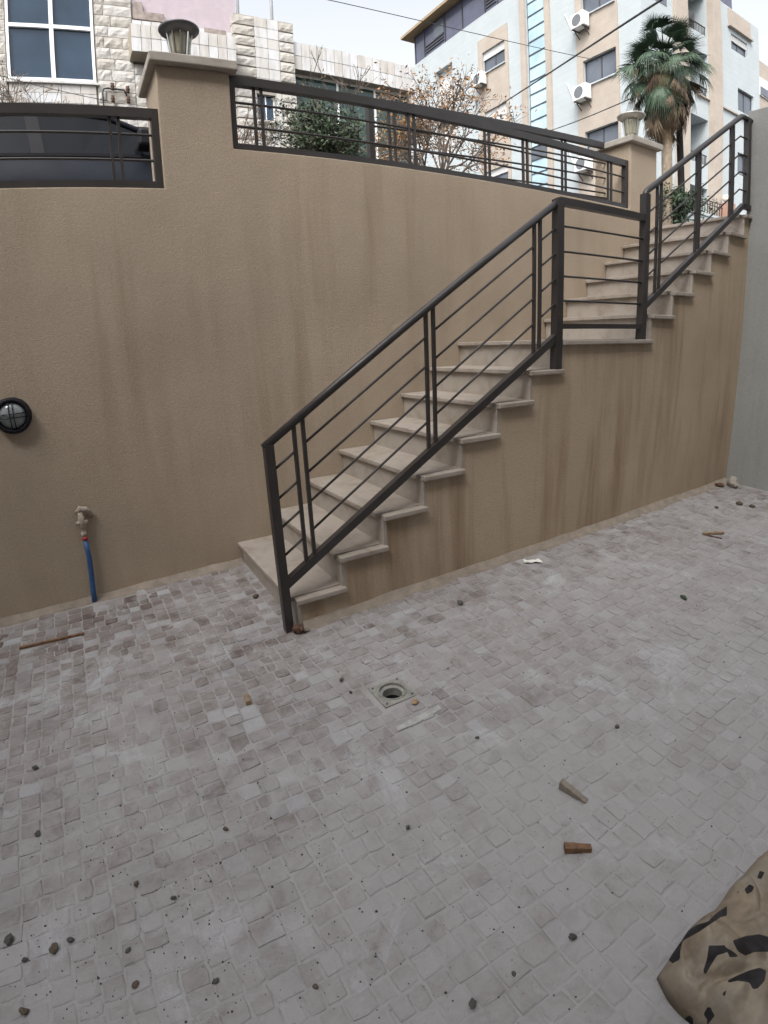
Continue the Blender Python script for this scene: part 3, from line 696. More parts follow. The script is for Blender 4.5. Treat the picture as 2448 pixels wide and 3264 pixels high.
PRINT = [[(455,1110),(530,1010),(650,880),(820,770),(950,730),(1040,640),(1175,545),(1175,660),(1100,680),(980,760),(850,850),(650,960),(625,1080),(620,1180),(530,1225),(460,1160)],
 [(960,1015),(1150,1010),(1190,1090),(1060,1130),(990,1240),(920,1360),(890,1320),(940,1170)], [(1150,1030),(1240,1080),(1325,1145),(1210,1155)],
 [(1240,955),(1400,900),(1560,880),(1720,930),(1720,1085),(1500,1090),(1390,1135),(1300,1080)],
 [(1180,1430),(1270,1380),(1430,1310),(1560,1275),(1640,1310),(1620,1430),(1540,1520),(1480,1530),(1440,1450),(1300,1430),(1190,1455)],
 [(905,1800),(960,1725),(1000,1780),(1040,1880),(960,1920),(900,1850)],
 [(1110,1590),(1170,1530),(1150,1620)], [(1560,130),(1620,150),(1580,230),(1530,220)], [(1260,365),(1320,370),(1300,400)], [(1380,350),(1440,290),(1500,320),(1470,380),(1410,410)], [(640,1880),(740,1890),(790,1960),(600,1990)], [(1760,1500),(1900,1560),(1850,1700)], [(1800,1100),(2000,1050),(2100,1200),(1900,1250)]]
def make_sack():
    bm = bmesh.new(); N, Mv = 170, 130; g = [[None] * (Mv + 1) for _ in range(N + 1)]
    X0, Y0 = 0.468, -3.490
    for i in range(N + 1):
        for j in range(Mv + 1):
            u, v = i / N, j / Mv; a, c = 2 * u - 1, 2 * v - 1
            cx = a * (1 - 0.07 * abs(c) ** 4); cy = c * (1 - 0.09 * abs(a) ** 4)
            x, y = X0 + cx * 0.39, Y0 + cy * 0.285
            hgt = max(0, 1 - abs(a) ** 8.0) ** 0.42 * max(0, 1 - abs(c) ** 6.0) ** 0.42
            p = Vector((u * 3.3 + 0.3, v * 2.5, 0.0)); p = p + 0.25 * Vector((mnoise.noise(p * 1.1), mnoise.noise(p * 1.1 + Vector((9, 0, 0))), 0))
            dv = mnoise.voronoi(p * 1.35)[0]; dv2 = mnoise.voronoi(p * 3.1 + Vector((4, 4, 0)))[0]
            crease = 0.060 * min(0.5, dv[1] - dv[0]) + 0.022 * min(0.5, dv2[1] - dv2[0])
            z = (0.085 + 0.05 * mnoise.noise(p * 0.8 + Vector((2, 7, 0)))) * hgt + crease * min(1, hgt * 1.5) * 1.5 + 0.004 * mnoise.noise(p * 9) * min(1, hgt * 2)
            x += 0.022 * mnoise.noise(p * 1.6 + Vector((20, 0, 0))); y += 0.018 * mnoise.noise(p * 1.6 + Vector((0, 20, 0)))
            g[i][j] = bm.verts.new((x, y, fz(x, y) + 0.006 + max(0, z)))
    for i in range(N):
        for j in range(Mv):
            f = bm.faces.new((g[i][j], g[i + 1][j], g[i + 1][j + 1], g[i][j + 1])); f.smooth = True
    me = bpy.data.meshes.new('paper_sack'); bm.to_mesh(me); bm.free(); me.materials.append(MATS['sack_paper'])
    px = to_px([tuple(v.co) for v in me.vertices]); px = np.stack([(px[:, 0] - 2000) / 0.27004, (px[:, 1] - 2740) / 0.27004], 1)
    best = np.full(len(px), -1e9)
    for q in PRINT:
        sd_ = np.full(len(px), 1e9)
        for i in range(len(q)):
            A_, B_ = np.array(q[i], float), np.array(q[(i + 1) % len(q)], float); e = B_ - A_
            tt = np.clip(((px - A_) @ e) / (e @ e), 0, 1); sd_ = np.minimum(sd_, np.linalg.norm(px - A_ - tt[:, None] * e, axis=1))
        best = np.maximum(best, np.where(inside(q, px), sd_, -sd_))
    at = me.attributes.new('print', 'FLOAT', 'POINT'); at.data.foreach_set('value', np.clip(0.5 + best / 50.0, 0, 1).astype(np.float32))
    o = bpy.data.objects.new('paper_sack', me); COL.objects.link(o); md = o.modifiers.new('thick', 'SOLIDIFY'); md.thickness = 0.004; md.offset = -1
    return tag(o, 'crumpled kraft paper sack with black printed shapes lying on the cobbles', 'sack')
make_sack()
MB().add([(0.062, -2.04, fz(0.06, -2.04) + 0.004), (0.15, -2.045, fz(0.15, -2.04) + 0.0045), (0.285, -2.03, fz(0.28, -2.03) + 0.004), (0.29, -2.0, fz(0.28, -2.0) + 0.0038), (0.2, -2.008, fz(0.2, -2.01) + 0.005), (0.07, -2.015, fz(0.07, -2.02) + 0.004), (0.16, -2.026, fz(0.16, -2.03) + 0.008)], [(0, 1, 6), (1, 2, 6), (2, 3, 6), (3, 4, 6), (4, 5, 6), (5, 0, 6)]).build('mortar_smear', 'mortar_pale', floor, smooth=True)

# ------------------------------------------------------------------ villa across the street (front at y = 11)
VY = 11.0
villa = thing('villa', 'pale stone villa with blue window and green glazed bay across the street', 'house', (3, VY, STREET))
vb = lambda mb, n, m, **k: mb.build(n, m, villa, **k)
vb(MB().box(-8, -1.60, VY + 0.06, 18, 2.3, 11.4).box(0.31, 1.20, VY + 0.06, 18, 2.3, 11.4).box(-1.60, 0.31, VY + 0.06, 18, 2.3, 7.96).box(-1.60, 0.31, VY + 0.06, 18, 10.32, 11.4).box(1.20, 3.70, VY + 0.06, 18, 2.3, 9.3).box(-1.6, 0.31, VY + 0.5, 18, 7.96, 10.32), 'wall_core', 'villa_core')
vb(MB().box(1.20, 3.80, VY + 0.10, 17, 9.3, 12.2), 'pink_wall', 'pink_plaster')
rv = random.Random(11)
def block(x0, x1, z0, z1, y, mat, name, rough=True, d=0.07, back=None):
    g = 0.006; x0 += g; x1 -= g; z0 += g; z1 -= g; y1 = y + d if back is None else back
    if rough:
        n = 5; vs = []; fs = []
        for i in range(n + 1):
            for j in range(4):
                e = (i in (0, n)) or (j in (0, 3))
                vs.append((x0 + (x1 - x0) * i / n, y + (0.016 + rv.uniform(-.003, .004) if e else -rv.uniform(-0.012, 0.010)), z0 + (z1 - z0) * j / 3))
        for i in range(n):
            for j in range(3): a = i * 4 + j; fs.append((a, a + 4, a + 5, a + 1))
        o = len(vs); vs += [(x0, y1, z0), (x1, y1, z0), (x1, y1, z1), (x0, y1, z1)]
        fs += [(0, 3, o + 3, o), (n * 4, o + 1, o + 2, n * 4 + 3), tuple(i * 4 for i in range(n + 1)) + (o + 1, o), tuple(i * 4 + 3 for i in range(n, -1, -1)) + (o + 3, o + 2)]
        mb = MB().add(vs, fs, rv.random())
    else: mb = MB().box(x0, x1, y + rv.uniform(-.004, .004), y1, z0, z1, rv.random())
    return mb.build(name, mat, villa, fix=False) if rough else mb.build(name, mat, villa)
def courses(x0, x1, z0, z1, ch, bw, y=VY, mat='villa_rough', name='stone_block', rough=True, stag=True, d=0.07):
    nz = max(1, round((z1 - z0) / ch)); h = (z1 - z0) / nz
    for r in range(nz):
        x = x0; first = True
        while x < x1 - 1e-3:
            wdt = bw * (rv.uniform(0.85, 1.2) if stag else 1) * (rv.uniform(0.4, 0.9) if first and stag else 1); first = False
            xe = x + wdt
            if x1 - xe < bw * 0.4: xe = x1
            block(x, xe, z0 + r * h, z0 + (r + 1) * h, y, mat, name, rough, d); x = xe
courses(0.335, 1.20, 7.0, 11.2, 0.262, 0.43)
courses(-3.0, -1.62, 7.0, 11.2, 0.262, 0.45)
courses(1.20, 3.66, 7.0, 8.50, 0.262, 0.45)
courses(-1.60, 0.30, 7.0, 7.93, 0.25, 0.42, mat='villa_tile', name='facing_tile', rough=False, d=0.06)
courses(-1.60, 0.30, 10.34, 11.2, 0.262, 0.45)
# blue window
w1 = MB(); w1b = w1
wn = vb(MB().box(-1.60, -1.54, VY - 0.02, VY + 0.10, 7.96, 10.32).box(0.25, 0.31, VY - 0.02, VY + 0.10, 7.96, 10.32).box(-1.54, 0.25, VY - 0.02, VY + 0.10, 7.96, 8.03).box(-1.54, 0.25, VY - 0.02, VY + 0.10, 10.26, 10.32).box(-0.665, -0.575, VY - 0.015, VY + 0.09, 8.03, 10.26).box(-1.54, -0.665, VY - 0.015, VY + 0.09, 9.20, 9.285).box(-0.575, 0.25, VY - 0.015, VY + 0.09, 9.20, 9.285), 'window', 'white_frame')
for x0, x1 in ((-1.54, -0.665), (-0.575, 0.25)):
    for z0, z1 in ((8.03, 9.20), (9.285, 10.26)):
        MB().box(x0, x1, VY + 0.05, VY + 0.07, z0, z1).build('pane', 'glass_blue', wn)
MB().box(-1.66, 0.37, VY - 0.06, VY + 0.05, 7.905, 7.955).build('sill', 'villa_tile', wn)
# projecting ledge with tiled front
LY = 10.5
vb(MB().box(1.10, 3.58, LY + 0.03, VY + 0.08, 8.55, 9.22), 'ledge', 'villa_soffit')
x = 1.10; k = 0
while x < 3.55:
    for z0, z1 in ((8.56, 8.89), (8.89, 9.215)): block(x, x + 0.2255, z0, z1, LY, 'villa_tile', 'facing_tile', False, 0.028)
    x += 0.2255
for (x0, x1, z0, z1) in ((1.235, 1.47, 9.62, 10.05), (1.47, 1.98, 9.62, 9.82), (2.95, 3.5, 9.42, 9.62)):
    vb(MB().box(x0, x1, VY + 0.02, VY + 0.12, z0, z1), 'bare_patch', 'bare_patch')
courses(1.20, 3.66, 9.24, 9.60, 0.36, 0.23, VY + 0.03, 'villa_tile', 'facing_tile', False, False, 0.06)
# quoined pilaster
PY = 10.86
vb(MB().box(3.68, 5.28, PY + 0.05, 18, 2.3, 7.37).box(3.68, 4.19, PY + 0.05, 18, 7.37, 8.06).box(4.69, 5.28, PY + 0.05, 18, 7.37, 8.06).box(3.68, 5.28, PY + 0.05, 18, 8.06, 10.06).box(4.19, 4.69, PY + 0.35, 18, 7.37, 8.06), 'pilaster', 'villa_core')
z = 6.6; r_ = 0
while z < 10.0:
    h = 0.2655
    if not (7.3 < z + h / 2 < 8.1):
        block(3.66, 4.20, z, z + h - 0.03, PY, 'villa_rough', 'quoin_stone'); block(4.20, 4.55, z, z + h, PY + 0.03, 'villa_tile', 'facing_tile', False, 0.03); block(4.55, 4.86, z, z + h, PY + 0.03, 'villa_tile', 'facing_tile', False, 0.03)
    else: block(3.66, 4.17, z, z + h - 0.03, PY, 'villa_rough', 'quoin_stone'); block(4.71, 4.86, z, z + h, PY + 0.03, 'villa_tile', 'facing_tile', False, 0.03)
    block(4.86, 5.27, z, z + h - 0.03, PY, 'villa_rough', 'quoin_stone'); z += h
z = 6.6
while z < 10.0:
    MB().box(3.645, 3.678, PY + 0.06, PY + 0.5, z + 0.01, z + 0.24, rv.random()).build('quoin_stone', 'villa_rough', villa); z += 0.2655
wn2 = vb(MB().box(4.19, 4.69, PY + 0.14, PY + 0.19, 7.37, 7.42).box(4.19, 4.23, PY + 0.14, PY + 0.19, 7.42, 8.06).box(4.65, 4.69, PY + 0.14, PY + 0.19, 7.42, 8.06).box(4.43, 4.46, PY + 0.14, PY + 0.19, 7.42, 8.06), 'window', 'white_frame')
MB().box(4.23, 4.43, PY + 0.16, PY + 0.18, 7.42, 8.06).build('pane', 'glass_blue', wn2); MB().box(4.46, 4.65, PY + 0.16, PY + 0.18, 7.42, 8.06).build('pane', 'glass_blue', wn2)
MB().box(4.15, 4.73, PY - 0.03, PY + 0.2, 7.315, 7.365).build('sill', 'villa_tile', wn2)
# tiled parapet and glazed bay
vb(MB().box(5.28, 9.15, VY + 0.05, 18, 8.90, 9.64), 'parapet', 'villa_core')
courses(5.285, 9.15, 8.90, 9.64, 0.37, 0.242, VY, 'villa_tile', 'facing_tile', False, False, 0.045)
vb(MB().box(5.28, 9.15, VY + 0.30, 18, 2.3, 6.62), 'bay_wall', 'villa_tile'); vb(MB().box(9.02, 9.15, VY + 0.06, 18, 6.62, 8.90), 'bay_end', 'villa_tile')
gb_ = vb(MB().box(5.28, 9.02, VY + 0.28, VY + 0.34, 6.62, 6.70).box(5.28, 9.02, VY + 0.28, VY + 0.34, 8.84, 8.90).box(6.66, 6.72, VY + 0.28, VY + 0.34, 6.70, 8.84).box(7.86, 7.92, VY + 0.28, VY + 0.34, 6.70, 8.84), 'window', 'white_frame')
for x0, x1 in ((5.28, 6.66), (6.72, 7.86), (7.92, 9.02)): MB().box(x0, x1, VY + 0.30, VY + 0.32, 6.70, 8.84).build('pane', 'glass_green', gb_)
vb(MB().box(5.28, 9.02, VY + 1.5, 18, 6.6, 8.9), 'bay_core', 'villa_core')
for x, lab in ((3.87, 'thin grey metal pole standing on the villa roof beside the pink wall'), (4.79, 'thin grey metal pole standing on the quoined pilaster of the villa')):
    o = MB().tube([(x, VY + 0.12, 9.9), (x, VY + 0.12, 12.4)], 0.042, 12).build('roof_pole', 'pole_grey', None, smooth=True); tag(o, lab, 'pole')
# insulator bracket
ib = thing('insulator_bracket', 'black cable bracket with insulators on the villa wall below the blue window', 'bracket', (0.7, VY, 7.6))
MB().tube([(0.43, VY - 0.05, 6.4), (0.43, VY - 0.06, 7.74), (0.46, VY - 0.06, 7.82), (0.54, VY - 0.06, 7.84), (0.92, VY - 0.06, 7.82), (0.98, VY - 0.04, 7.7)], 0.022, 8).build('conduit', 'cable_black', ib, smooth=True)
for x, z in ((0.66, 7.87), (1.0, 7.82), (0.65, 7.58), (1.0, 7.58)):
    MB().lathe([(0.0, -0.09), (0.05, -0.07), (0.03, -0.02), (0.055, 0.0), (0.03, 0.04), (0.045, 0.07), (0.0, 0.09)], (x, VY - 0.10, z), 12).build('insulator', 'rag_brown', ib, smooth=True)
    MB().bar((x, VY + 0.03, z), (x, VY - 0.10, z), 0.02, 0.02).build('arm', 'cable_black', ib)

# ------------------------------------------------------------------ apartment building
AX, AY = 20.0, 10.75
apt = thing('apartment_building', 'white and beige apartment block with glass stair strip and dark glazed top floor', 'building', (AX, AY, 3))
ab = lambda mb, n, m, **k: mb.build(n, m, apt, **k)
def holed(axis, c, a0, a1, z0, z1, holes, depth, mb=None, rim=True):
    """wall sheet at x=c (axis x, spans y) or y=c (axis y, spans x) with rectangular holes and reveals going inward (+axis)"""
    mb = mb or MB(); A = sorted({a0, a1} | {min(max(v, a0), a1) for h in holes for v in h[:2]}); Z = sorted({z0, z1} | {min(max(v, z0), z1) for h in holes for v in h[2:]})
    P = (lambda a, z, d: (c + d, a, z)) if axis == 'x' else (lambda a, z, d: (a, c + d, z))
    for i in range(len(A) - 1):
        for j in range(len(Z) - 1):
            am, zm = (A[i] + A[i + 1]) / 2, (Z[j] + Z[j + 1]) / 2
            if any(h[0] < am < h[1] and h[2] < zm < h[3] for h in holes): continue
            mb.add([P(A[i], Z[j], 0), P(A[i + 1], Z[j], 0), P(A[i + 1], Z[j + 1], 0), P(A[i], Z[j + 1], 0)], [(0, 1, 2, 3)])
    for h in holes:
        q = [(h[0], h[2]), (h[1], h[2]), (h[1], h[3]), (h[0], h[3])]
        for k in range(4):
            e, f = q[k], q[(k + 1) % 4]; mb.add([P(*e, 0), P(*f, 0), P(*f, depth), P(*e, depth)], [(0, 1, 2, 3)])
    q = [(a0, z0), (a1, z0), (a1, z1), (a0, z1)]
    for k in range(4 if rim else 0):
        e, f = q[k], q[(k + 1) % 4]; mb.add([P(*e, 0), P(*f, 0), P(*f, depth), P(*e, depth)], [(0, 1, 2, 3)])
    return mb
def xbox(x0, x1, y0, y1, z0, z1): return MB().box(x0, x1, y0, y1, z0, z1)
winA = [(18.72, 20.45, 15.53, 16.67), (18.70, 20.42, 12.40, 13.53), (18.70, 20.42, 9.27, 10.40)]
winB = [(12.0, 13.76, 15.53, 16.68), (12.0, 13.76, 12.45, 13.58), (11.95, 13.72, 9.36, 10.48)]
winL = [(23.13, 24.75, 15.40, 17.36), (23.13, 24.75, 12.3, 14.25), (23.13, 24.75, 9.2, 11.15)]
strip = (15.93, 17.20, 5.0, 18.6)
ab(holed('x', AX, AY, 26.88, 2.4, 18.70, winA + winB + winL + [strip], 0.30, rim=False), 'left_facade', 'apt_white')
ab(holed('x', AX - 0.06, 18.50, 20.80, 2.4, 17.42, winA, 0.055), 'stone_panel', 'apt_beige')
ab(holed('x', AX - 0.06, 11.88, 14.10, 2.4, 18.70, winB, 0.055), 'stone_panel', 'apt_beige')
ab(xbox(AX - 0.12, AX - 0.002, 17.205, 17.55, 2.4, 18.70), 'pilaster', 'apt_beige'); ab(xbox(AX - 0.12, AX - 0.002, 15.62, 15.925, 2.4, 18.70), 'pilaster', 'apt_beige')
ab(xbox(AX + 0.32, 34, AY + 2.2, 26.8, 2.4, 18.68), 'core', 'apt_inner')
def win_x(h, shut=0.0, mat='glass_grey', split=True):
    y0, y1, z0, z1 = h; x = AX + 0.10
    f = ab(xbox(x, x + 0.05, y0, y0 + 0.05, z0, z1).box(x, x + 0.05, y1 - 0.05, y1, z0, z1).box(x, x + 0.05, y0 + 0.05, y1 - 0.05, z0, z0 + 0.05).box(x, x + 0.05, y0 + 0.05, y1 - 0.05, z1 - 0.05, z1).box(x, x + 0.05, (y0 + y1) / 2 - 0.03, (y0 + y1) / 2 + 0.03, z0 + 0.05, z1 - 0.05), 'window', 'dark_frame')
    for a, b_ in ((y0 + 0.05, (y0 + y1) / 2 - 0.03), ((y0 + y1) / 2 + 0.03, y1 - 0.05)): xbox(x + 0.02, x + 0.035, a, b_, z0 + 0.05, z1 - 0.05).build('pane', mat, f)
    if shut: xbox(x - 0.06, x - 0.02, y0 + 0.01, y1 - 0.01, z1 - (z1 - z0) * shut, z1 - 0.005).build('shutter', 'shutter', f)
    xbox(AX - 0.14, AX + 0.10, y0 - 0.05, y1 + 0.05, z0 - 0.06, z0 - 0.002).build('sill', 'apt_white', f)
for h, s in zip(winA, (0.36, 0.9, 0.3)): win_x(h, s)
for h in winB: win_x(h)
for h in winL:
    ab(xbox(AX + 0.9, AX + 0.95, h[0] - 0.3, h[1] + 0.3, h[2] - 0.3, h[3] + 0.3), 'recess_wall', 'apt_inner')
    f = ab(xbox(AX + 0.84, AX + 0.88, h[0] + 0.1, h[0] + 0.75, h[2] + 0.6, h[3] - 0.15), 'window', 'white_frame'); xbox(AX + 0.82, AX + 0.84, h[0] + 0.16, h[0] + 0.69, h[2] + 0.66, h[3] - 0.21).build('pane', 'glass_grey', f)
    xbox(AX + 0.3, AX + 0.9, h[0] - 0.06, h[0] - 0.002, h[2], h[3]).box(AX + 0.3, AX + 0.9, h[1] + 0.002, h[1] + 0.06, h[2], h[3]).box(AX + 0.3, AX + 0.9, h[0], h[1], h[2] - 0.06, h[2] - 0.002).box(AX + 0.3, AX + 0.9, h[0], h[1], h[3] + 0.002, h[3] + 0.06).build('recess_lining', 'apt_inner', f)
# stair strip panes
z = 5.05; k = 0
sf = ab(xbox(AX + 0.10, AX + 0.16, 15.93, 15.97, 5.0, 18.6).box(AX + 0.10, AX + 0.16, 17.16, 17.20, 5.0, 18.6), 'stair_window', 'dark_frame')
while z < 18.5:
    z1 = min(z + 0.635, 18.58)
    op = 9.9 < z < 10.45
    xbox(AX + 0.10, AX + 0.12, 15.97, 17.16, z + 0.025, z1 - 0.025).build('pane', 'glass_strip' if not op else 'glass_grey', sf)
    xbox(AX + 0.07, AX + 0.14, 15.96, 17.17, z1 - 0.028, z1 + 0.02).build('crossbar', 'dark_frame', sf); z = z1
# glazed top floor with eave
ab(xbox(AX + 0.07, 30, 12.0, 26.84, 18.705, 20.45), 'top_floor', 'glass_purple')
ye = 26.84; kk = 0
while ye > 13:
    wdt = (1.0, 2.1, 1.6, 1.9)[kk % 4]
    ab(xbox(AX + 0.02, AX + 0.065, ye - 0.06, ye, 18.71, 20.44), 'mullion', 'dark_frame')
    if kk % 3 == 1:
        f = ab(xbox(AX + 0.015, AX + 0.06, ye - wdt + 0.1, ye - 0.12, 19.3, 19.36).box(AX + 0.015, AX + 0.06, ye - wdt + 0.1, ye - 0.12, 19.12, 19.18).box(AX + 0.015, AX + 0.06, ye - wdt + 0.1, ye - 0.12, 18.94, 19.0), 'window', 'dark_frame')
        xbox(AX + 0.03, AX + 0.06, ye - wdt + 0.1, ye - wdt / 2, 19.4, 20.3).build('pane', 'glass_grey', f)
    ye -= wdt; kk += 1
ab(xbox(AX - 0.55, 30.3, 11.5, 27.5, 20.46, 20.62), 'roof', 'apt_tan')
# front facade, with balcony shaft
shaft = [(23.30, 25.02, 15.10, 17.0), (23.30, 25.02, 12.28, 14.25), (23.30, 25.02, 9.26, 11.30), (23.30, 25.02, 4.0, 8.22)]
hb_ = (20.9, 22.2, 15.35, 17.0)
winF = [(27.30, 28.95, 15.32, 16.08), (27.88, 29.55, 12.52, 13.60), (27.88, 29.55, 9.45, 10.5)]
ab(holed('y', AY, AX, 25.90, 2.4, 18.70, shaft + [hb_], 0.3, rim=False), 'front_facade', 'apt_white')
ab(holed('y', AY, 25.91, 30.25, 2.4, 17.32, winF, 0.25), 'front_facade', 'apt_white')
ab(MB().box(25.91, 30.24, AY + 0.3, AY + 10, 2.4, 17.30), 'end_block', 'apt_white')
ab(MB().box(22.27, 23.25, AY - 0.16, AY - 0.002, 2.4, 18.7), 'pilaster', 'apt_beige'); ab(MB().box(25.07, 25.85, AY - 0.30, AY - 0.002, 2.4, 18.7), 'pilaster', 'apt_beige')
ab(MB().box(27.04, 29.30, AY - 0.05, AY - 0.002, 16.42, 17.22), 'stone_panel', 'apt_beige'); ab(MB().box(26.98, 29.36, AY - 0.16, AY - 0.002, 16.30, 16.41), 'lintel', 'apt_beige')
ab(MB().box(24.0, 30.25, AY - 0.10, AY - 0.002, 12.20, 12.27), 'ledge', 'apt_beige')
f = ab(MB().box(hb_[0], hb_[1], AY + 0.2, AY + 0.24, hb_[2], hb_[2] + 0.08), 'window', 'dark_frame'); MB().box(hb_[0], hb_[1], AY + 0.22, AY + 0.25, hb_[2] + 0.08, hb_[3]).build('pane', 'glass_grey', f)
for h in shaft:
    ab(MB().box(h[0] - 0.1, h[1] + 0.1, AY + 1.5, AY + 1.55, h[2] - 0.3, h[3] + 0.3), 'balcony_back', 'apt_white'); 
    ab(MB().box(h[0] - 0.06, h[1] + 0.06, AY + 0.302, AY + 1.5, h[2] - 0.12, h[2] - 0.001), 'balcony_floor', 'apt_white'); ab(MB().box(h[0] - 0.06, h[1] + 0.06, AY + 0.302, AY + 1.5, h[3] + 0.001, h[3] + 0.12), 'balcony_ceiling', 'apt_white')
    ab(MB().box(h[0] - 0.12, h[0] - 0.001, AY + 0.302, AY + 1.5, h[2], h[3]), 'balcony_side', 'apt_white'); ab(MB().box(h[1] + 0.001, h[1] + 0.12, AY + 0.302, AY + 1.5, h[2], h[3]), 'balcony_side', 'apt_white')
    rl = ab(MB().box(h[0], h[1], AY + 0.05, AY + 0.09, h[2] + 0.43, h[2] + 0.47), 'balcony_railing', 'fence_iron')
    x = h[0] + 0.08
    while x < h[1]: MB().box(x, x + 0.022, AY + 0.06, AY + 0.082, h[2], h[2] + 0.435).build('baluster', 'fence_iron', rl); x += 0.13
    dd_ = ab(MB().box(h[0] + 0.25, h[0] + 0.95, AY + 1.46, AY + 1.498, h[2], h[2] + 1.75), 'balcony_door', 'dark_frame')
ab(MB().box(23.35, 24.15, AY + 0.1, AY + 0.14, 15.15, 15.95), 'awning_panel', 'dark_frame')
for h, s in zip(winF, (0.4, 0, 0)):
    f = ab(MB().box(h[0], h[1], AY + 0.12, AY + 0.16, h[2], h[2] + 0.05).box(h[0], h[1], AY + 0.12, AY + 0.16, h[3] - 0.05, h[3]).box(h[0], h[0] + 0.05, AY + 0.12, AY + 0.16, h[2] + 0.05, h[3] - 0.05).box(h[1] - 0.05, h[1], AY + 0.12, AY + 0.16, h[2] + 0.05, h[3] - 0.05).box((h[0] + h[1]) / 2 - 0.03, (h[0] + h[1]) / 2 + 0.03, AY + 0.12, AY + 0.16, h[2] + 0.05, h[3] - 0.05), 'window', 'dark_frame')
    for a, b_ in ((h[0] + 0.05, (h[0] + h[1]) / 2 - 0.03), ((h[0] + h[1]) / 2 + 0.03, h[1] - 0.05)): MB().box(a, b_, AY + 0.14, AY + 0.155, h[2] + 0.05, h[3] - 0.05).build('pane', 'glass_grey', f)
    if s: MB().box(h[0], h[1], AY + 0.06, AY + 0.11, h[3] - s * (h[3] - h[2]), h[3]).build('shutter', 'shutter', f)
# air conditioners
def ac(label, y0, z0):
    t_ = thing('air_conditioner', label, 'air conditioner', (AX - 0.3, y0 + 0.35, z0), 'air conditioners on the apartment block')
    x0, x1, y1, z1 = 19.46, 19.84, y0 + 0.74, z0 + 0.62
    xbox(x0, x1, y0, y1, z0, z1).build('casing', 'ac_white', t_, bevel=0.02)
    mb = MB(); vs = [(x0 - 0.006, y0 + 0.40 + 0.25 * math.cos(a), z0 + 0.31 + 0.25 * math.sin(a)) for a in [2 * math.pi * k / 24 for k in range(24)]]
    vs2 = [(x0 + 0.01, v[1], v[2]) for v in vs]; mb.add(vs + vs2, [tuple(range(24))] + [(k, (k + 1) % 24, 24 + (k + 1) % 24, 24 + k) for k in range(24)]); mb.build('fan', 'ac_fan', t_)
    for yy in (y0 + 0.08, y1 - 0.12):
        MB().box(x0, AX - 0.055, yy, yy + 0.04, z0 - 0.05, z0 - 0.004).build('bracket', 'fence_iron', t_); MB().bar((x0 + 0.15, yy + 0.02, z0 - 0.05), (AX - 0.06, yy + 0.02, z0 - 0.32), 0.03, 0.03).build('bracket', 'fence_iron', t_)
    MB().tube([(x1 - 0.1, y1, z0 + 0.2), (AX - 0.02, y1 + 0.25, z0 + 0.1), (AX - 0.02, y1 + 0.45, z0 + 0.5), (AX - 0.02, y1 + 0.75, z0 + 1.2)], 0.018, 6).build('hose', 'ac_white', t_, smooth=True)
ac('white air conditioner beside the half shuttered window of the apartment block', 20.05, 14.88)
ac('white air conditioner at the highest window of the wide beige panel', 13.25, 14.92)
ac('white air conditioner at the middle window of the wide beige panel', 13.25, 11.78)
ac('white air conditioner at the lowest visible window of the wide beige panel', 13.20, 8.72)
nb = thing('neighbour_building', 'beige building behind the far end of the apartment block', 'building', (44, 20, 3))
MB().box(40.9, 56, 16.2, 30, 2.4, 21.1).build('wall_block', 'apt_beige', nb)
for z in (18.6, 15.5):
    f = MB().box(41.9, 43.6, 16.10, 16.19, z, z + 1.25).build('window', 'white_frame', nb); MB().box(41.98, 43.52, 16.06, 16.10, z + 0.06, z + 0.6).build('pane', 'glass_grey', f)

# ------------------------------------------------------------------ compound wall, fence, globe lamp, pole
o = MB().box(12.6, 34, 6.62, 6.85, 2.4, 5.42).box(12.55, 34.05, 6.58, 6.89, 5.42, 5.50).build('compound_wall', 'apt_white', None); tag(o, 'low white garden wall in front of the palm tree', 'wall')
fn = thing('terrace_fence', 'dark iron spindle fence on the terrace of the apartment block', 'fence', (24, 10.2, 6.5))
MB().box(18.5, 28.2, 10.1, 10.7, 3, 6.55).build('plinth', 'apt_white', fn)
a_, c_ = at_y(*(2000 + 690 * .27, 340 + 1083 * .27), 10.2), at_y(*(2000 + 1128 * .27, 340 + 1115 * .27), 10.2)
zt = (a_.z + c_.z) / 2
for z in (6.72, zt - 0.16, zt): MB().box(21.2, c_.x, 10.18, 10.21, z - 0.02, z + 0.02).build('rail', 'fence_iron', fn)
x = 21.2
while x < c_.x + 0.01: MB().box(x - 0.015, x + 0.015, 10.18, 10.21, 6.55, zt).build('spindle', 'fence_iron', fn); x += 0.22
gp = at_y(2000 + 1155 * .27, 340 + 1080 * .27, 10.2)
gl = thing('globe_lamp', 'cream globe lamp on a red brown pier at the fence end', 'lamp', (gp.x, 10.2, 6.5))
MB().box(gp.x - 0.02, gp.x + 0.62, 10.0, 10.5, 5.5, gp.z - 0.20).build('pier', 'brick_pier', gl)
MB().lathe([(0.0, -0.17)] + [(0.17 * math.sin(a), -0.17 * math.cos(a)) for a in [math.pi * k / 10 for k in range(1, 10)]] + [(0.0, 0.17)], (gp.x + 0.08, 10.2, gp.z), 16).build('globe', 'globe_white', gl, smooth=True)
MB().lathe([(0.04, 0.0), (0.04, 0.08), (0.0, 0.08)], (gp.x + 0.08, 10.2, gp.z - 0.24), 12).build('neck', 'fence_iron', gl)
pt, pb = at_d(1848 + 845 * .3617, 600 * .3617, 19.5), at_d(2000 + 645 * .27, 340 + 1345 * .27, 19.5)
o = MB().tube([pb - Vector((0, 0, 2.2)) + (pb - pt) * 0.0, pb, pb.lerp(pt, 0.5), pt], [0.11, 0.105, 0.10, 0.09], 12).build('utility_pole', 'pole_wood', None, smooth=True); tag(o, 'dark wooden utility pole standing against the palm tree', 'pole')

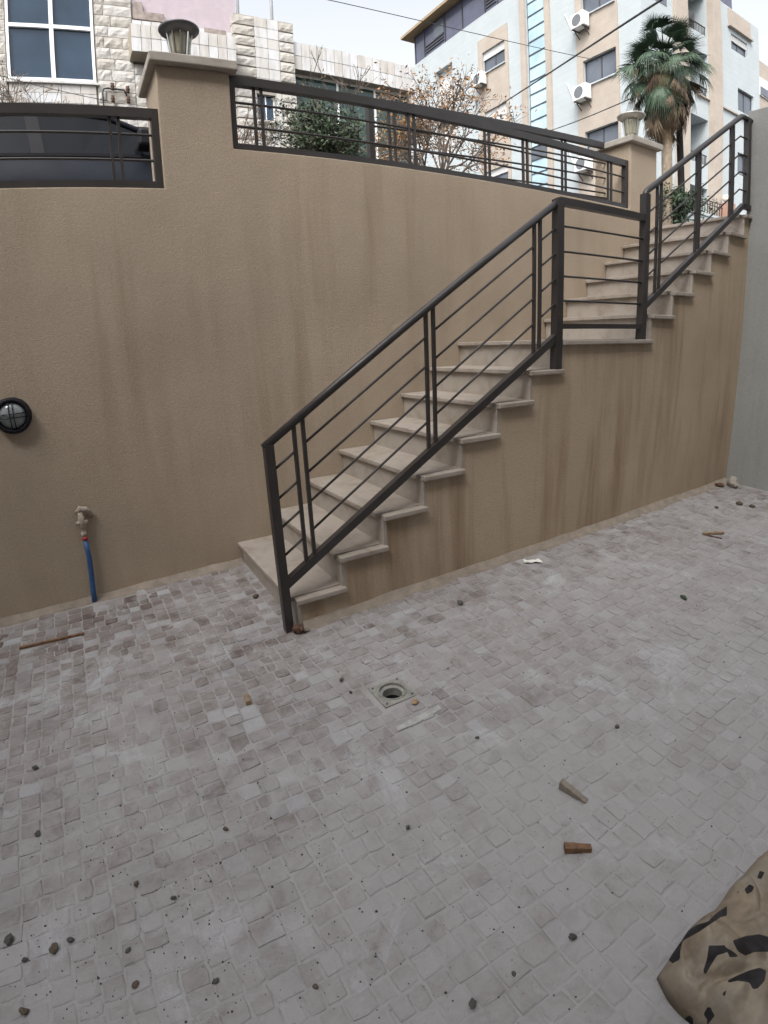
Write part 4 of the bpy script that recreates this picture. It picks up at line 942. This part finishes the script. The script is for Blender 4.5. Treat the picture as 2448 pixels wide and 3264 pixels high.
# ------------------------------------------------------------------ plants
def fan_frond(seed, R=0.62, n=26, droop=0.5, pet=0.75, spread=2.3):
    r = random.Random(seed); mb = MB()
    mb.tube([(0, 0, 0), (pet * 0.55, 0, 0.05), (pet, 0, 0)], [0.022, 0.016, 0.010], 5)
    for k in range(n):
        a = (k / (n - 1) - 0.5) * spread; L = R * (1 - 0.25 * abs(k / (n - 1) - 0.5)) * r.uniform(0.9, 1.08)
        w = 0.030; pts = []
        for q in range(5):
            s = q / 4; rr_ = L * s; dz = -droop * (s ** 2.2) * L * r.uniform(0.85, 1.2) - 0.10 * abs(a) * s * L
            pts.append(Vector((pet + math.cos(a) * rr_ * (1 - 0.15 * droop * s), math.sin(a) * rr_ * (1 - 0.1 * s), dz)))
        side = Vector((-math.sin(a), math.cos(a), 0.25 * (1 if k % 2 else -1))).normalized(); ww = (0.3, 1.0, 1.0, 0.55, 0.08)
        vs = []
        for p_, q in zip(pts, ww): vs += [p_ - side * w * q * 0.5, p_ + side * w * q * 0.5]
        mb.add(vs, [(2 * i, 2 * i + 1, 2 * i + 3, 2 * i + 2) for i in range(4)])
    return mb
def mesh_of(mb, name, mat):
    me = bpy.data.meshes.new(name); me.from_pydata([tuple(v) for v in mb.v], [], mb.f); me.materials.append(MATS[mat]); return me
PD = 18.6
pc = at_d(1848 + 745 * .3617, 560 * .3617, PD); pbase = at_d(2000 + 482 * .27, 340 + 1240 * .27, PD)
palm = thing('palm_tree', 'tall fan palm with green crown and hanging dead fronds beside the apartment block', 'palm tree', (pbase.x, pbase.y, 3.2))
tb = Vector((pbase.x, pbase.y, 3.0)); ttop = Vector((pc.x, pc.y, pc.z + 0.1))
pts = [tb.lerp(ttop, k / 14) for k in range(15)]
MB().tube(pts, [0.20, 0.185, 0.175, 0.17, 0.165, 0.16, 0.16, 0.155, 0.155, 0.15, 0.15, 0.15, 0.14, 0.12, 0.06], 16).build('trunk', 'bark_palm', palm, smooth=True)
# fibrous skirt hugging the trunk
mb = MB(); rp = random.Random(8); zt0 = at_d(1848 + 780 * .3617, 1190 * .3617, PD).z
for k in range(900):
    a = rp.uniform(0, 6.283); z = rp.uniform(zt0 - 0.05, pc.z - 0.15); f = (z - zt0) / (pc.z - zt0); rad = 0.18 + 0.42 * max(0, f) ** 0.8 * rp.uniform(0.6, 1.1)
    cx = tb.x + (ttop.x - tb.x) * (z - tb.z) / (ttop.z - tb.z); cy = tb.y + (ttop.y - tb.y) * (z - tb.z) / (ttop.z - tb.z)
    p_ = Vector((cx + rad * math.cos(a), cy + rad * math.sin(a), z)); L = rp.uniform(0.25, 0.6); q = p_ + Vector((rp.uniform(-.08, .08) - 0.12 * math.cos(a), rp.uniform(-.08, .08) - 0.12 * math.sin(a), -L))
    s = Vector((-math.sin(a), math.cos(a), 0)) * rp.uniform(0.012, 0.03)
    mb.add([p_ - s, p_ + s, q + s * 0.5, q - s * 0.5], [(0, 1, 2, 3)])
mb.build('fibre_skirt', 'palm_fibre', palm, fix=False, kind='stuff')
gm = [mesh_of(fan_frond(s, 0.66, 26, dr_, pe), 'frond', 'frond_green') for s, dr_, pe in ((1, 0.35, 0.75), (2, 0.6, 0.7), (3, 0.9, 0.7), (4, 0.5, 0.85))]
ym = [mesh_of(fan_frond(s, 0.62, 22, 0.95, 0.7), 'frond', 'frond_yellow') for s in (11, 12)]
um = [mesh_of(fan_frond(s, 0.62, 24, dr_, pe, 2.6), 'frond', 'frond_green') for s, dr_, pe in ((5, 0.10, 0.5), (6, 0.2, 0.62), (7, 0.15, 0.4))]
dm = [mesh_of(fan_frond(s, R_d, 11, 0.35, pe, 0.75), 'dead_frond', 'frond_dead') for s, R_d, pe in ((21, 0.62, 0.62), (22, 0.8, 0.5), (23, 0.7, 0.72), (24, 0.55, 0.8))]
def hang(me, name, az, tilt, z, roll, scl, rad=0.08):
    o = bpy.data.objects.new(name, me); COL.objects.link(o)
    Rm = Matrix.Rotation(az, 4, 'Z') @ Matrix.Rotation(-tilt, 4, 'Y') @ Matrix.Rotation(roll, 4, 'X')
    Lw = Vector((pc.x + rad * math.cos(az), pc.y + rad * math.sin(az), z))
    o.parent = palm; o.matrix_parent_inverse = Matrix.Translation(-Vector(palm.location)); o.matrix_basis = Matrix.Translation(Lw) @ Rm @ Matrix.Scale(scl, 4)
for k in range(84):
    f = k / 84; az = k * 2.39996; tilt = math.radians(66 - 118 * f ** 0.75 + rp.uniform(-10, 10))
    hang(um[rp.randrange(3)] if f < 0.42 and k % 4 else (gm + gm + ym[:1])[rp.randrange(9)] if f < 0.8 else (gm + ym)[rp.randrange(6)], 'frond', az, tilt, pc.z + 0.35 - 0.55 * f, rp.uniform(-0.5, 0.5), rp.uniform(0.85, 1.15))
for k in range(78):
    f = k / 78; az = k * 2.39996 + 1.0; tilt = math.radians(-34 - 46 * f + rp.uniform(-9, 9))
    hang(dm[rp.randrange(4)] if rp.random() < 0.86 else gm[2], 'dead_frond', az, tilt, pc.z - 0.05 - 0.8 * f, rp.uniform(-0.6, 0.6), rp.uniform(0.9, 1.3), 0.12)

def branches(mb, p, d, L, r, depth, rng, tips, spread=0.6, minr=0.004):
    n = 3; pts = [p]; c = p.copy(); dd = d.copy()
    for i in range(n):
        dd = (dd + Vector((rng.gauss(0, .16), rng.gauss(0, .16), rng.gauss(0.03, .10)))).normalized(); c = c + dd * (L / n); pts.append(c.copy())
    mb.tube(pts, [max(minr, r * (1 - 0.4 * i / n)) for i in range(n + 1)], 5 if r > 0.02 else 3, caps=False)
    tips += pts[1:]
    if depth <= 0: return
    for k in range(rng.choice((2, 3, 3))):
        nd_ = (dd + Vector((rng.gauss(0, spread), rng.gauss(0, spread), rng.gauss(0.08, spread * 0.7)))).normalized()
        branches(mb, pts[rng.choice((2, 3, 3))], nd_, L * rng.uniform(0.62, 0.85), r * 0.62, depth - 1, rng, tips, spread, minr)
def leaves(mb, pts, n, size, jit, rng):
    for k in range(n):
        c = rng.choice(pts) + Vector((rng.gauss(0, jit), rng.gauss(0, jit), rng.gauss(0, jit))); s = size * rng.uniform(0.6, 1.3)
        a = Vector((rng.gauss(0, 1), rng.gauss(0, 1), rng.gauss(0, 0.8))).normalized(); b_ = a.cross(Vector((rng.gauss(0, 1), rng.gauss(0, 1), rng.gauss(0, 1)))).normalized()
        mb.add([c - a * s, c + b_ * s * 0.38, c + a * s, c - b_ * s * 0.38], [(0, 1, 2, 3)])
def shrub(name, label, cat, base, stems, L, r, depth, seed, leafmat, nleaf, lsize, jit, spread=0.55, up=1.0, extra=None, minr=0.005):
    rng = random.Random(seed); t_ = thing(name, label, cat, base); wood = MB(); tips = []
    for k in range(stems):
        a = 6.283 * k / stems + rng.uniform(-.4, .4); d = Vector((math.cos(a) * rng.uniform(0.1, 0.5), math.sin(a) * rng.uniform(0.1, 0.5), up)).normalized()
        branches(wood, Vector(base) + Vector((math.cos(a) * 0.1, math.sin(a) * 0.1, 0)), d, L * rng.uniform(0.8, 1.15), r, depth, rng, tips, spread, minr)
    wood.build('trunk', 'twig', t_, fix=False)
    if nleaf:
        lm = MB(); top = [p_ for p_ in tips if p_.z > base[2] + L * 0.5] or tips; leaves(lm, top, nleaf, lsize, jit, rng); lm.build('crown', leafmat, t_, fix=False)
    return t_
GY = 8.6
gb0 = at_y(1030, 470, GY); dt0 = at_y(1385, 520, GY); tw0 = at_y(800, 470, GY); lw0 = at_y(40, 330, GY)
shrub('green_bush', 'dark green leafy tree in front of the green glazed bay', 'tree', (gb0.x - 0.05, GY, gb0.z - 1.25), 7, 0.72, 0.05, 4, 5, 'bush_leaf', 9000, 0.05, 0.14, 0.55)
shrub('dry_tree', 'bare brownish tree with withered orange leaves in front of the apartment block', 'tree', (dt0.x, GY, dt0.z - 1.1), 12, 1.10, 0.045, 4, 12, 'dry_leaf', 4200, 0.05, 0.12, 0.50)
shrub('bare_shrub', 'leafless twiggy shrub in front of the quoined pilaster', 'shrub', (tw0.x, GY, tw0.z - 0.9), 5, 0.62, 0.022, 4, 15, 'dry_leaf', 60, 0.04, 0.06, 0.5)
shrub('bare_shrub', 'leafless twiggy shrub climbing beside the blue villa window', 'shrub', (lw0.x - 0.1, 10.2, lw0.z - 0.9), 6, 0.85, 0.02, 4, 25, 'dry_leaf', 90, 0.04, 0.06, 0.45)
shrub('tall_twig_tree', 'tall bare saplings rising in front of the tiled parapet', 'tree', (at_y(1100, 300, GY).x, GY, 4.9), 3, 1.25, 0.022, 3, 33, 'dry_leaf', 30, 0.04, 0.05, 0.28)
h0 = at_d(2000 + 560 * .27, 340 + 1140 * .27, 19.0)
rng = random.Random(4); t_ = thing('hedge', 'small dark green hedge behind the white garden wall', 'hedge', (h0.x, h0.y, 4.5)); lm = MB()
pts = [Vector((h0.x + rng.gauss(0, .45), h0.y + rng.gauss(0, .35), h0.z - abs(rng.gauss(0, .5)) + 0.25)) for _ in range(400)]
leaves(lm, pts, 3500, 0.06, 0.08, rng); lm.build('foliage', 'hedge_leaf', t_, fix=False, kind='stuff'); MB().tube([(h0.x, h0.y, 3.2), (h0.x, h0.y, h0.z)], 0.05, 6).build('stem', 'twig', t_)

# ------------------------------------------------------------------ parked car
CY, CZ = 3.80, STREET + 0.07
car = thing('parked_car', 'dark parked car behind the low railing', 'car', (-0.8, CY, CZ))
st_ = [(-2.95, .62, .55, .90, .80), (-2.75, .80, .35, 1.02, .82), (-2.2, .85, .22, 1.06, .84), (-1.0, .86, .20, 1.07, .85), (0.2, .86, .20, 1.06, .85), (0.75, .85, .22, 1.02, .82), (1.25, .80, .25, .92, .74), (1.5, .66, .40, .78, .60)]
vs = []; fs = []
for x, hw, z0, z1, tw in st_:
    sec = [(-hw * .9, z0), (-hw, z0 + .15), (-hw, (z0 + z1) / 2), (-tw, z1 - .06), (-tw + .08, z1), (tw - .08, z1), (tw, z1 - .06), (hw, (z0 + z1) / 2), (hw, z0 + .15), (hw * .9, z0)]
    vs += [(x, CY + y, CZ + z) for y, z in sec]
n = 10
for i in range(len(st_) - 1):
    for k in range(n): a, b_ = i * n + k, i * n + (k + 1) % n; fs.append((a, b_, b_ + n, a + n))
fs += [tuple(range(n)), tuple(range((len(st_) - 1) * n, len(st_) * n))]
body = MB().add(vs, fs).build('body', 'car_paint', car, smooth=True, bevel=0)
cab = [(-2.45, .80, 1.03, .78, 1.04), (-2.05, .82, 1.05, .71, 1.40), (-1.6, .83, 1.06, .70, 1.50), (-1.0, .84, 1.06, .70, 1.535), (-0.5, .84, 1.06, .70, 1.53), (-0.22, .84, 1.06, .70, 1.50), (0.10, .84, 1.05, .72, 1.37), (0.45, .83, 1.04, .70, 1.18), (0.72, .82, 1.02, .78, 1.03)]
for s_ in (-1, 1):
    for nm, ids in (('side_window', (1, 2)), ('side_window', (3, 4, 5, 6)), ('quarter_window', (7,)), ('rear_window', (0,))):
        gl_ = MB()
        for i in ids:
            A_, B_ = cab[i], cab[i + 1]
            gl_.add([(A_[0], CY + s_ * A_[1], CZ + A_[2]), (B_[0], CY + s_ * B_[1], CZ + B_[2]), (B_[0], CY + s_ * B_[3], CZ + B_[4]), (A_[0], CY + s_ * A_[3], CZ + A_[4])], [(0, 1, 2, 3)])
        gl_.build(nm, 'car_glass', car)
def roofstrip(idx, name, mat, dz=0.012, wid=1.03):
    mb = MB(); vs = []
    for i in idx:
        c = cab[i]
        for s in (-wid, -0.6, 0, 0.6, wid): vs.append((c[0], CY + s * c[3], CZ + c[4] + dz + 0.03 * (1 - (s / wid) ** 2)))
    m_ = len(idx); mb.add(vs, [(i * 5 + k, (i + 1) * 5 + k, (i + 1) * 5 + k + 1, i * 5 + k + 1) for i in range(m_ - 1) for k in range(4)]); o = mb.build(name, mat, car, smooth=True, fix=False)
    md = o.modifiers.new('t', 'SOLIDIFY'); md.thickness = 0.02; return o
roofstrip([1, 2, 3, 4, 5], 'roof', 'car_paint'); roofstrip([5, 6, 7, 8], 'windshield', 'car_glass', 0.004, 0.93); roofstrip([0, 1], 'rear_screen', 'car_glass', 0.004, 0.93)
for s in (-1, 1):
    P = lambda c, dz=0: (c[0], CY + s * c[3], CZ + c[4] + dz)
    MB().tube([P(cab[1]), P(cab[2]), P(cab[3]), P(cab[4]), P(cab[5]), P(cab[6]), P(cab[7]), P(cab[8])], 0.034, 8).build('roof_pillar', 'car_paint', car, smooth=True)
    MB().tube([P(cab[0]), P(cab[1])], 0.05, 8).build('roof_pillar', 'car_paint', car, smooth=True)
    MB().bar((-0.93, CY + s * .845, CZ + 1.05), (-0.98, CY + s * .708, CZ + 1.52), 0.13, 0.02, up=(0, s, 0.4)).build('door_pillar', 'black_plastic', car)
    MB().bar((-2.3, CY + s * .842, CZ + 1.045), (0.6, CY + s * .842, CZ + 1.05), 0.03, 0.03).build('belt_trim', 'black_plastic', car)
    MB().bar((-0.55, CY + s * .865, CZ + .70), (-0.75, CY + s * .865, CZ + .70), 0.03, 0.03).build('door_handle', 'car_paint', car)
    mbm = MB(); bmv = [(0.17, .84, 1.09), (0.17, 1.06, 1.10), (0.03, 1.07, 1.10), (0.03, .86, 1.09), (0.19, .86, 1.30), (0.17, 1.07, 1.28), (0.04, 1.07, 1.28), (0.04, .88, 1.30)]
    mbm.add([(x + 0.02, CY + s * y, CZ + z) for x, y, z in bmv], [(0, 1, 2, 3), (4, 5, 6, 7), (0, 1, 5, 4), (1, 2, 6, 5), (2, 3, 7, 6), (3, 0, 4, 7)]); mbm.build('wing_mirror', 'black_plastic', car, bevel=0.03)
    MB().box(1.40, 1.49, CY + s * .35, CY + s * .60, CZ + .58, CZ + .70).build('headlight', 'headlight', car, bevel=0.02)
    MB().box(-2.97, -2.90, CY + s * .40, CY + s * .66, CZ + .72, CZ + .86).build('tail_light', 'pipe_red', car, bevel=0.02)
    for x in (-2.05, 0.72):
        wy = CY + s * 0.76
        tyre = MB().lathe([(0.0, -.1), (0.28, -.1), (0.31, -.07), (0.31, .07), (0.28, .1), (0.0, .1)], (x, wy, CZ + 0.305), 24, 'y').build('wheel', 'tyre', car, smooth=False)
        MB().lathe([(0.0, 0.0), (0.19, 0.0), (0.19, 0.012), (0.0, 0.02)], (x, wy + (0.0 if s < 0 else 0.0), CZ + 0.305), 20, 'y').v
        rim = MB().lathe([(0.19, 0.0), (0.18, 0.015), (0.05, 0.02), (0.0, 0.025)], (x, wy + s * 0.105, CZ + 0.305), 20, 'y').build('rim', 'steel', tyre)

# ------------------------------------------------------------------ overhead cables
def cable(label, a, b_, sag, r):
    pts = []
    for k in range(17):
        q = k / 16; p_ = Vector(a).lerp(Vector(b_), q); p_.z -= sag * 4 * q * (1 - q); pts.append(p_)
    o = MB().tube(pts, r, 6).build('overhead_cable', 'cable_black', None, smooth=True); tag(o, label, 'cable', 'overhead cables over the street')
cable('thin overhead cable crossing the sky to the glass stair strip', at_d(860, -40, 16), at_x(1905, 192, 19.8), 0.25, 0.013)
cable('thick overhead cable slanting past the palm crown', at_x(1548, 362, 19.8), at_d(2300, -120, 12), 0.12, 0.03)
cable('lower overhead cable running to the palm crown', at_x(1700, 432, 19.8), at_d(2020, 310, 18.0), 0.1, 0.018)
cable('thin overhead cable drooping in front of the blue villa window', at_y(-60, 225, 10.0), at_y(345, 322, 10.85), 0.05, 0.008)

for nm in ('retaining_wall', 'boundary_wall', 'compound_wall'): bpy.data.objects[nm]['kind'] = 'thing'
